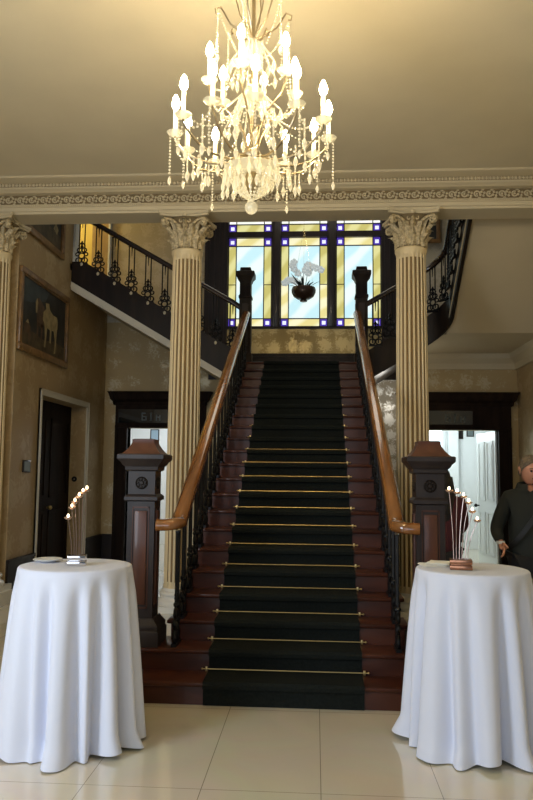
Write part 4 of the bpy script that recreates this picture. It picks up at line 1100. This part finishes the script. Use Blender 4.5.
def person(loc, rot, label, J, H, shirt, trousers, hair, headrot):
    p = thing('person', label, 'person', loc)
    W4 = Matrix.Translation(loc) @ Matrix.Rotation(rot, 4, 'Z')
    w = lambda v: W4 @ Vector(v)
    # continuous body: torso, neck, arms, legs (skin)
    names = list(J.keys()); idx = {n: i for i, n in enumerate(names)}
    E_ = [('pelvis','waist'),('waist','chest'),('chest','neckb'),('neckb','neckt')]
    for s in 'LR': E_ += [('chest','sh'+s),('sh'+s,'el'+s),('el'+s,'wr'+s),('pelvis','hip'+s),('hip'+s,'kn'+s),('kn'+s,'an'+s),('an'+s,'to'+s)]
    rad = {'pelvis':(.135,.095),'waist':(.14,.10),'chest':(.155,.115),'neckb':(.062,.062),'neckt':(.055,.06)}
    for s in 'LR': rad.update({'sh'+s:.062,'el'+s:.044,'wr'+s:.028,'hip'+s:.088,'kn'+s:.055,'an'+s:.030,'to'+s:.018})
    J = dict(J)
    for s in 'LR': J['to'+s] = (J['an'+s][0], -.06, .05)
    edges = [(idx[a], idx[b]) for a, b in E_]
    m = MB(); b = skin([w(J[n]) for n in names], edges, [rad[n] for n in names]); m.add(b); b.free()
    hc = Vector(J['neckt'])+Vector((0,-.025,.105)); HM = W4 @ Matrix.Translation(hc) @ headrot
    head_bm(m, HM)
    for s, mir in (('L',1),('R',-1)):
        a = Vector(J['el'+s]); c = Vector(J['wr'+s]); z = (a-c).normalized(); x = Vector((0,-1,0)); y = z.cross(x).normalized(); x = y.cross(z).normalized()
        Mh = Matrix.Identity(4)
        # palm faces the thigh, thumb forward (-y)
        Mh.col[0] = (*x, 0); Mh.col[1] = (*(z.cross(x)), 0); Mh.col[2] = (*z, 0); Mh.col[3] = (*c, 1)
        sgn = 1 if (Mh.col[1].to_3d().x*(1 if s == 'L' else -1)) < 0 else -1
        hand_bm(m, W4 @ Mh, 1, .45*sgn)
    obj('body', m, M['skin'], p, smooth=80)
    # clothing: same skeleton, slightly larger
    jn = ['chest','waist','pelvis','neckb','shL','elL','wrL','shR','elR','wrR']; jx = {n: i for i, n in enumerate(jn)}
    jj = dict(J); 
    for s in 'LR': jj['wr'+s] = tuple(Vector(J['wr'+s]).lerp(Vector(J['el'+s]), .06))
    jj['pelvis'] = tuple(Vector(J['pelvis'])-Vector((0,0,.13))); jj['neckb'] = tuple(Vector(J['neckb'])+Vector((0,0,.035)))
    je = [('chest','waist'),('waist','pelvis'),('chest','neckb'),('chest','shL'),('shL','elL'),('elL','wrL'),('chest','shR'),('shR','elR'),('elR','wrR')]
    jr = {'chest':(.175,.135),'waist':(.18,.14),'pelvis':(.205,.16),'neckb':(.070,.072)}
    for s in 'LR': jr.update({'sh'+s:.078,'el'+s:.060,'wr'+s:.042})
    m = MB(); b = skin([w(jj[n]) for n in jn], [(jx[a], jx[c]) for a, c in je], [jr[n] for n in jn]); m.add(b); b.free()
    obj('jacket' if shirt is M['jacket'] else 'shirt', m, shirt, p, smooth=80)
    m = MB(); tn = ['pelvis','hipL','knL','anL','hipR','knR','anR']; tx = {n: i for i, n in enumerate(tn)}
    te = [('pelvis','hipL'),('hipL','knL'),('knL','anL'),('pelvis','hipR'),('hipR','knR'),('knR','anR')]
    b = skin([w(J[n]) for n in tn], [(tx[a], tx[c]) for a, c in te], [(.162,.122),.100,.074,.064,.100,.074,.064]); m.add(b); b.free()
    obj('trousers', m, trousers, p, smooth=80)
    for s in 'LR':
        a = Vector(J['an'+s]); m = MB()
        b = skin([w((a.x, a.y+.05, .042)), w((a.x, a.y-.04, .045)), w((a.x, a.y-.14, .036)), w((a.x, a.y-.20, .030))], [(0,1),(1,2),(2,3)], [(.046,.05),(.050,.050),(.050,.040),(.038,.030)]); m.add(b); b.free()
        for v in m.bm.verts: v.co.z = max(.003, v.co.z)
        obj('shoe', m, M['shoe'], p, smooth=80)
    return p, HM, w
def joints(h, arms):
    J = {'pelvis':(0,0,.93*h),'waist':(0,0,1.10*h),'chest':(0,.01,1.32*h),'neckb':(0,.015,1.47*h),'neckt':(0,.0,1.545*h)}
    for s, q in (('L',-1),('R',1)):
        J['sh'+s] = (q*.175,.01,1.415*h); J['el'+s], J['wr'+s] = arms[s]
        J['hip'+s] = (q*.095,0,.88*h); J['kn'+s] = (q*.11,-.01,.49*h); J['an'+s] = (q*.12,.03,.09); J['to'+s] = (q*.13,-.12,.045)
    return J
# man at the right edge: his arm on the left of the picture hangs down
J = joints(1.0, {'L':((-.275,.03,1.15),(-.255,-.06,.93+.12)), 'R':((.28,.03,1.15),(.27,-.05,.92))})
hr = Matrix.Rotation(.25, 4, 'Z') @ Matrix.Rotation(.12, 4, 'X')
p1, HM, w = person((2.005, 6.35, 0), 0, 'man with greying hair in dark jacket and crossbody strap at the right edge', J, 1.75, M['jacket'], M['trouser'], M['hair_grey'], hr)
def hair_cap(m, HM, low, thick, zfront, fall=0):
    def f(u, v):
        th = 2*PI*u; y = -math.cos(th); front = max(0, -y)**.6
        zend = low*(1-front)+zfront*front
        ph = v*math.acos(max(-1, min(1, zend/.118)))
        k = 1+thick+.02*math.sin(th*9)*math.sin(v*8)
        X = math.sin(ph)*math.sin(th)*.079*k; Y = -math.sin(ph)*math.cos(th)*.100*k; Z = math.cos(ph)*.119*k
        if v > .97: X *= .95; Y *= .95
        return HM @ Vector((X, Y, Z))
    m.grid(f, 40, 16, True)
m = MB(); hair_cap(m, HM, -.045, .10, .066); obj('hair', m, M['hair_grey'], p1, smooth=80)
for sx in (-1, 1):
    m = MB(); m.ball(HM @ Vector((sx*.031, -.083, .004)), .0105, 10, 8); m.ball(HM @ Vector((sx*.031, -.0915, .004)), .005, 8, 6); obj('eye', m, M['dark'], p1)
m = MB()
P = [(.13,.10,1.46),(.145,-.02,1.485),(.11,-.115,1.42),(.02,-.165,1.30),(-.08,-.165,1.17),(-.16,-.13,1.06),(-.20,-.03,1.0)]
m.sweep([w(q) for q in P], [(-.02,-.004),(.02,-.004),(.02,.004),(-.02,.004)], (0,-1,.3)); obj('strap', m, M['strap'], p1)
m = MB(); nb = Vector(J['neckb'])
col = [(math.cos(a), math.sin(a)) for a in [-PI/2+.35+i*(2*PI-.7)/20 for i in range(21)]]
G0 = [[m.bm.verts.new(w(nb+Vector((cx_*r, cy_*r*1.02, z+.012*cy_)))) for cx_, cy_ in col] for r, z in ((.105,.0),(.085,.045),(.078,.075),(.092,.068),(.112,.015))]
for ga, gb in zip(G0, G0[1:]):
    for i in range(20): m.face([ga[i], ga[i+1], gb[i+1], gb[i]])
obj('collar', m, M['jacket'], p1, smooth=60)
for sx in (-1, 1):
    m = MB(); m.tube([HM @ Vector((sx*x_, -y_, z_)) for x_, y_, z_ in ((.014,.096,.020),(.030,.094,.026),(.048,.080,.022))], .004, 6); obj('eyebrow', m, M['hair_grey'], p1)
m = MB(); m.tube([HM @ Vector((x_, -y_, -.0595)) for x_, y_ in ((-.022,.083),(-.01,.092),(.01,.092),(.022,.083))], .003, 6); obj('mouth', m, M['maroon'], p1)
m = MB(); c = w((-.257,-.055,1.055)); m.lathe([(.034,-.012),(.036,0),(.034,.012)], 16, c); obj('cuff', m, M['china'], p1)
# woman behind the right newel post, facing away
J2 = joints(.94, {'L':((-.20,-.02,1.10),(-.08,-.17,1.02)), 'R':((.20,-.02,1.10),(.08,-.17,1.0))})
p2, HM2, w2_ = person((1.435, 7.25, 0), 3.1, 'person with long black hair in a maroon shirt standing behind the right newel post', J2, 1.65, M['maroon'], M['trouser'], M['hair_black'], Matrix.Identity(4))
m = MB(); hair_cap(m, HM2, -.07, .12, .06)
hc = Vector(J2['neckt'])+Vector((0,-.025,.105))
def fall(u, v):
    a = (u-.5)*PI*1.25; rx = .10+.10*v; z = hc.z+.03-.62*v
    return w2_((math.sin(a)*rx, hc.y+.02+math.cos(a)*(.092+.035*math.sin(v*PI)), z))
def fall2(u, v):
    a = (u-.5)*PI*1.2; rx = .07+.085*v; z = hc.z+.03-.48*v
    return w2_((math.sin(a)*rx, hc.y+.01+math.cos(a)*(.07+.02*math.sin(v*PI)), z))
m.grid(fall, 24, 16); m.grid(fall2, 24, 16); obj('hair', m, M['hair_black'], p2, smooth=80)

# ------------------------------------------------------------------ lights
def area(name, loc, target, sx, sy, power, col):
    l = bpy.data.lights.new(name, 'AREA'); l.shape = 'RECTANGLE'; l.size = sx; l.size_y = sy; l.energy = power; l.color = col
    o = bpy.data.objects.new(name, l); C.objects.link(o); o.location = loc
    o.rotation_euler = (Vector(target)-Vector(loc)).to_track_quat('-Z', 'Y').to_euler(); return o
def point(name, loc, power, col, r=.1):
    l = bpy.data.lights.new(name, 'POINT'); l.energy = power; l.color = col; l.shadow_soft_size = r
    o = bpy.data.objects.new(name, l); C.objects.link(o); o.location = loc; return o
area('front_daylight', (-1.2, -3.4, 2.3), (0, 5, 1.5), 5.0, 3.2, 120, (.76,.87,1))
area('side_daylight', (-3.9, 1.2, 2.2), (0, 4.6, 1.0), 2.2, 2.6, 265, (.76,.87,1))
point('left_room_light', (-2.6, 14.8, 2.6), 55, (.93,.97,1), .3)
point('right_room_light', (2.5, 14.8, 2.6), 75, (.85,.97,1), .3)
point('under_landing_fill', (1.5, 12.1, 2.9), 9, (1,.95,.85), .1)  # added light with no lamp there, brightens the silver wallpaper
point('corridor_light', (-4.9, 12.2, 6.7), 60, (1,.85,.45), .2)
area('stairwell_skylight', (.4, 11.2, 7.5), (.4, 11.2, 0), 3, 2, 34, (1,.93,.78))

wd = bpy.data.worlds.new('world'); SC.world = wd; wd.use_nodes = True
wd.node_tree.nodes['Background'].inputs[0].default_value = (.75,.87,1,1); wd.node_tree.nodes['Background'].inputs[1].default_value = .12

# ------------------------------------------------------------------ camera
cam = bpy.data.cameras.new('camera'); co = bpy.data.objects.new('camera', cam); C.objects.link(co)
cam.sensor_fit = 'VERTICAL'; cam.sensor_height = 24; cam.lens = 736.4/800*24
yaw, pitch, roll = .0669, .0982, .0104
fw = Vector((-math.sin(yaw)*math.cos(pitch), math.cos(yaw)*math.cos(pitch), math.sin(pitch)))
r0 = Vector((math.cos(yaw), math.sin(yaw), 0)); u0 = r0.cross(fw)
rt = math.cos(roll)*r0+math.sin(roll)*u0; up = -math.sin(roll)*r0+math.cos(roll)*u0
co.matrix_world = Matrix(((rt.x, up.x, -fw.x, .2155), (rt.y, up.y, -fw.y, 0), (rt.z, up.z, -fw.z, 1.609), (0,0,0,1)))
cam.clip_start = .05
SC.camera = co
SC.view_settings.view_transform = 'Standard'
SC.view_settings.look = 'None'
SC.view_settings.exposure = 0
SC.cycles.use_denoising = True
SC.cycles.max_bounces = 8
SC.cycles.sample_clamp_indirect = 4
SC.cycles.caustics_reflective = False; SC.cycles.caustics_refractive = False
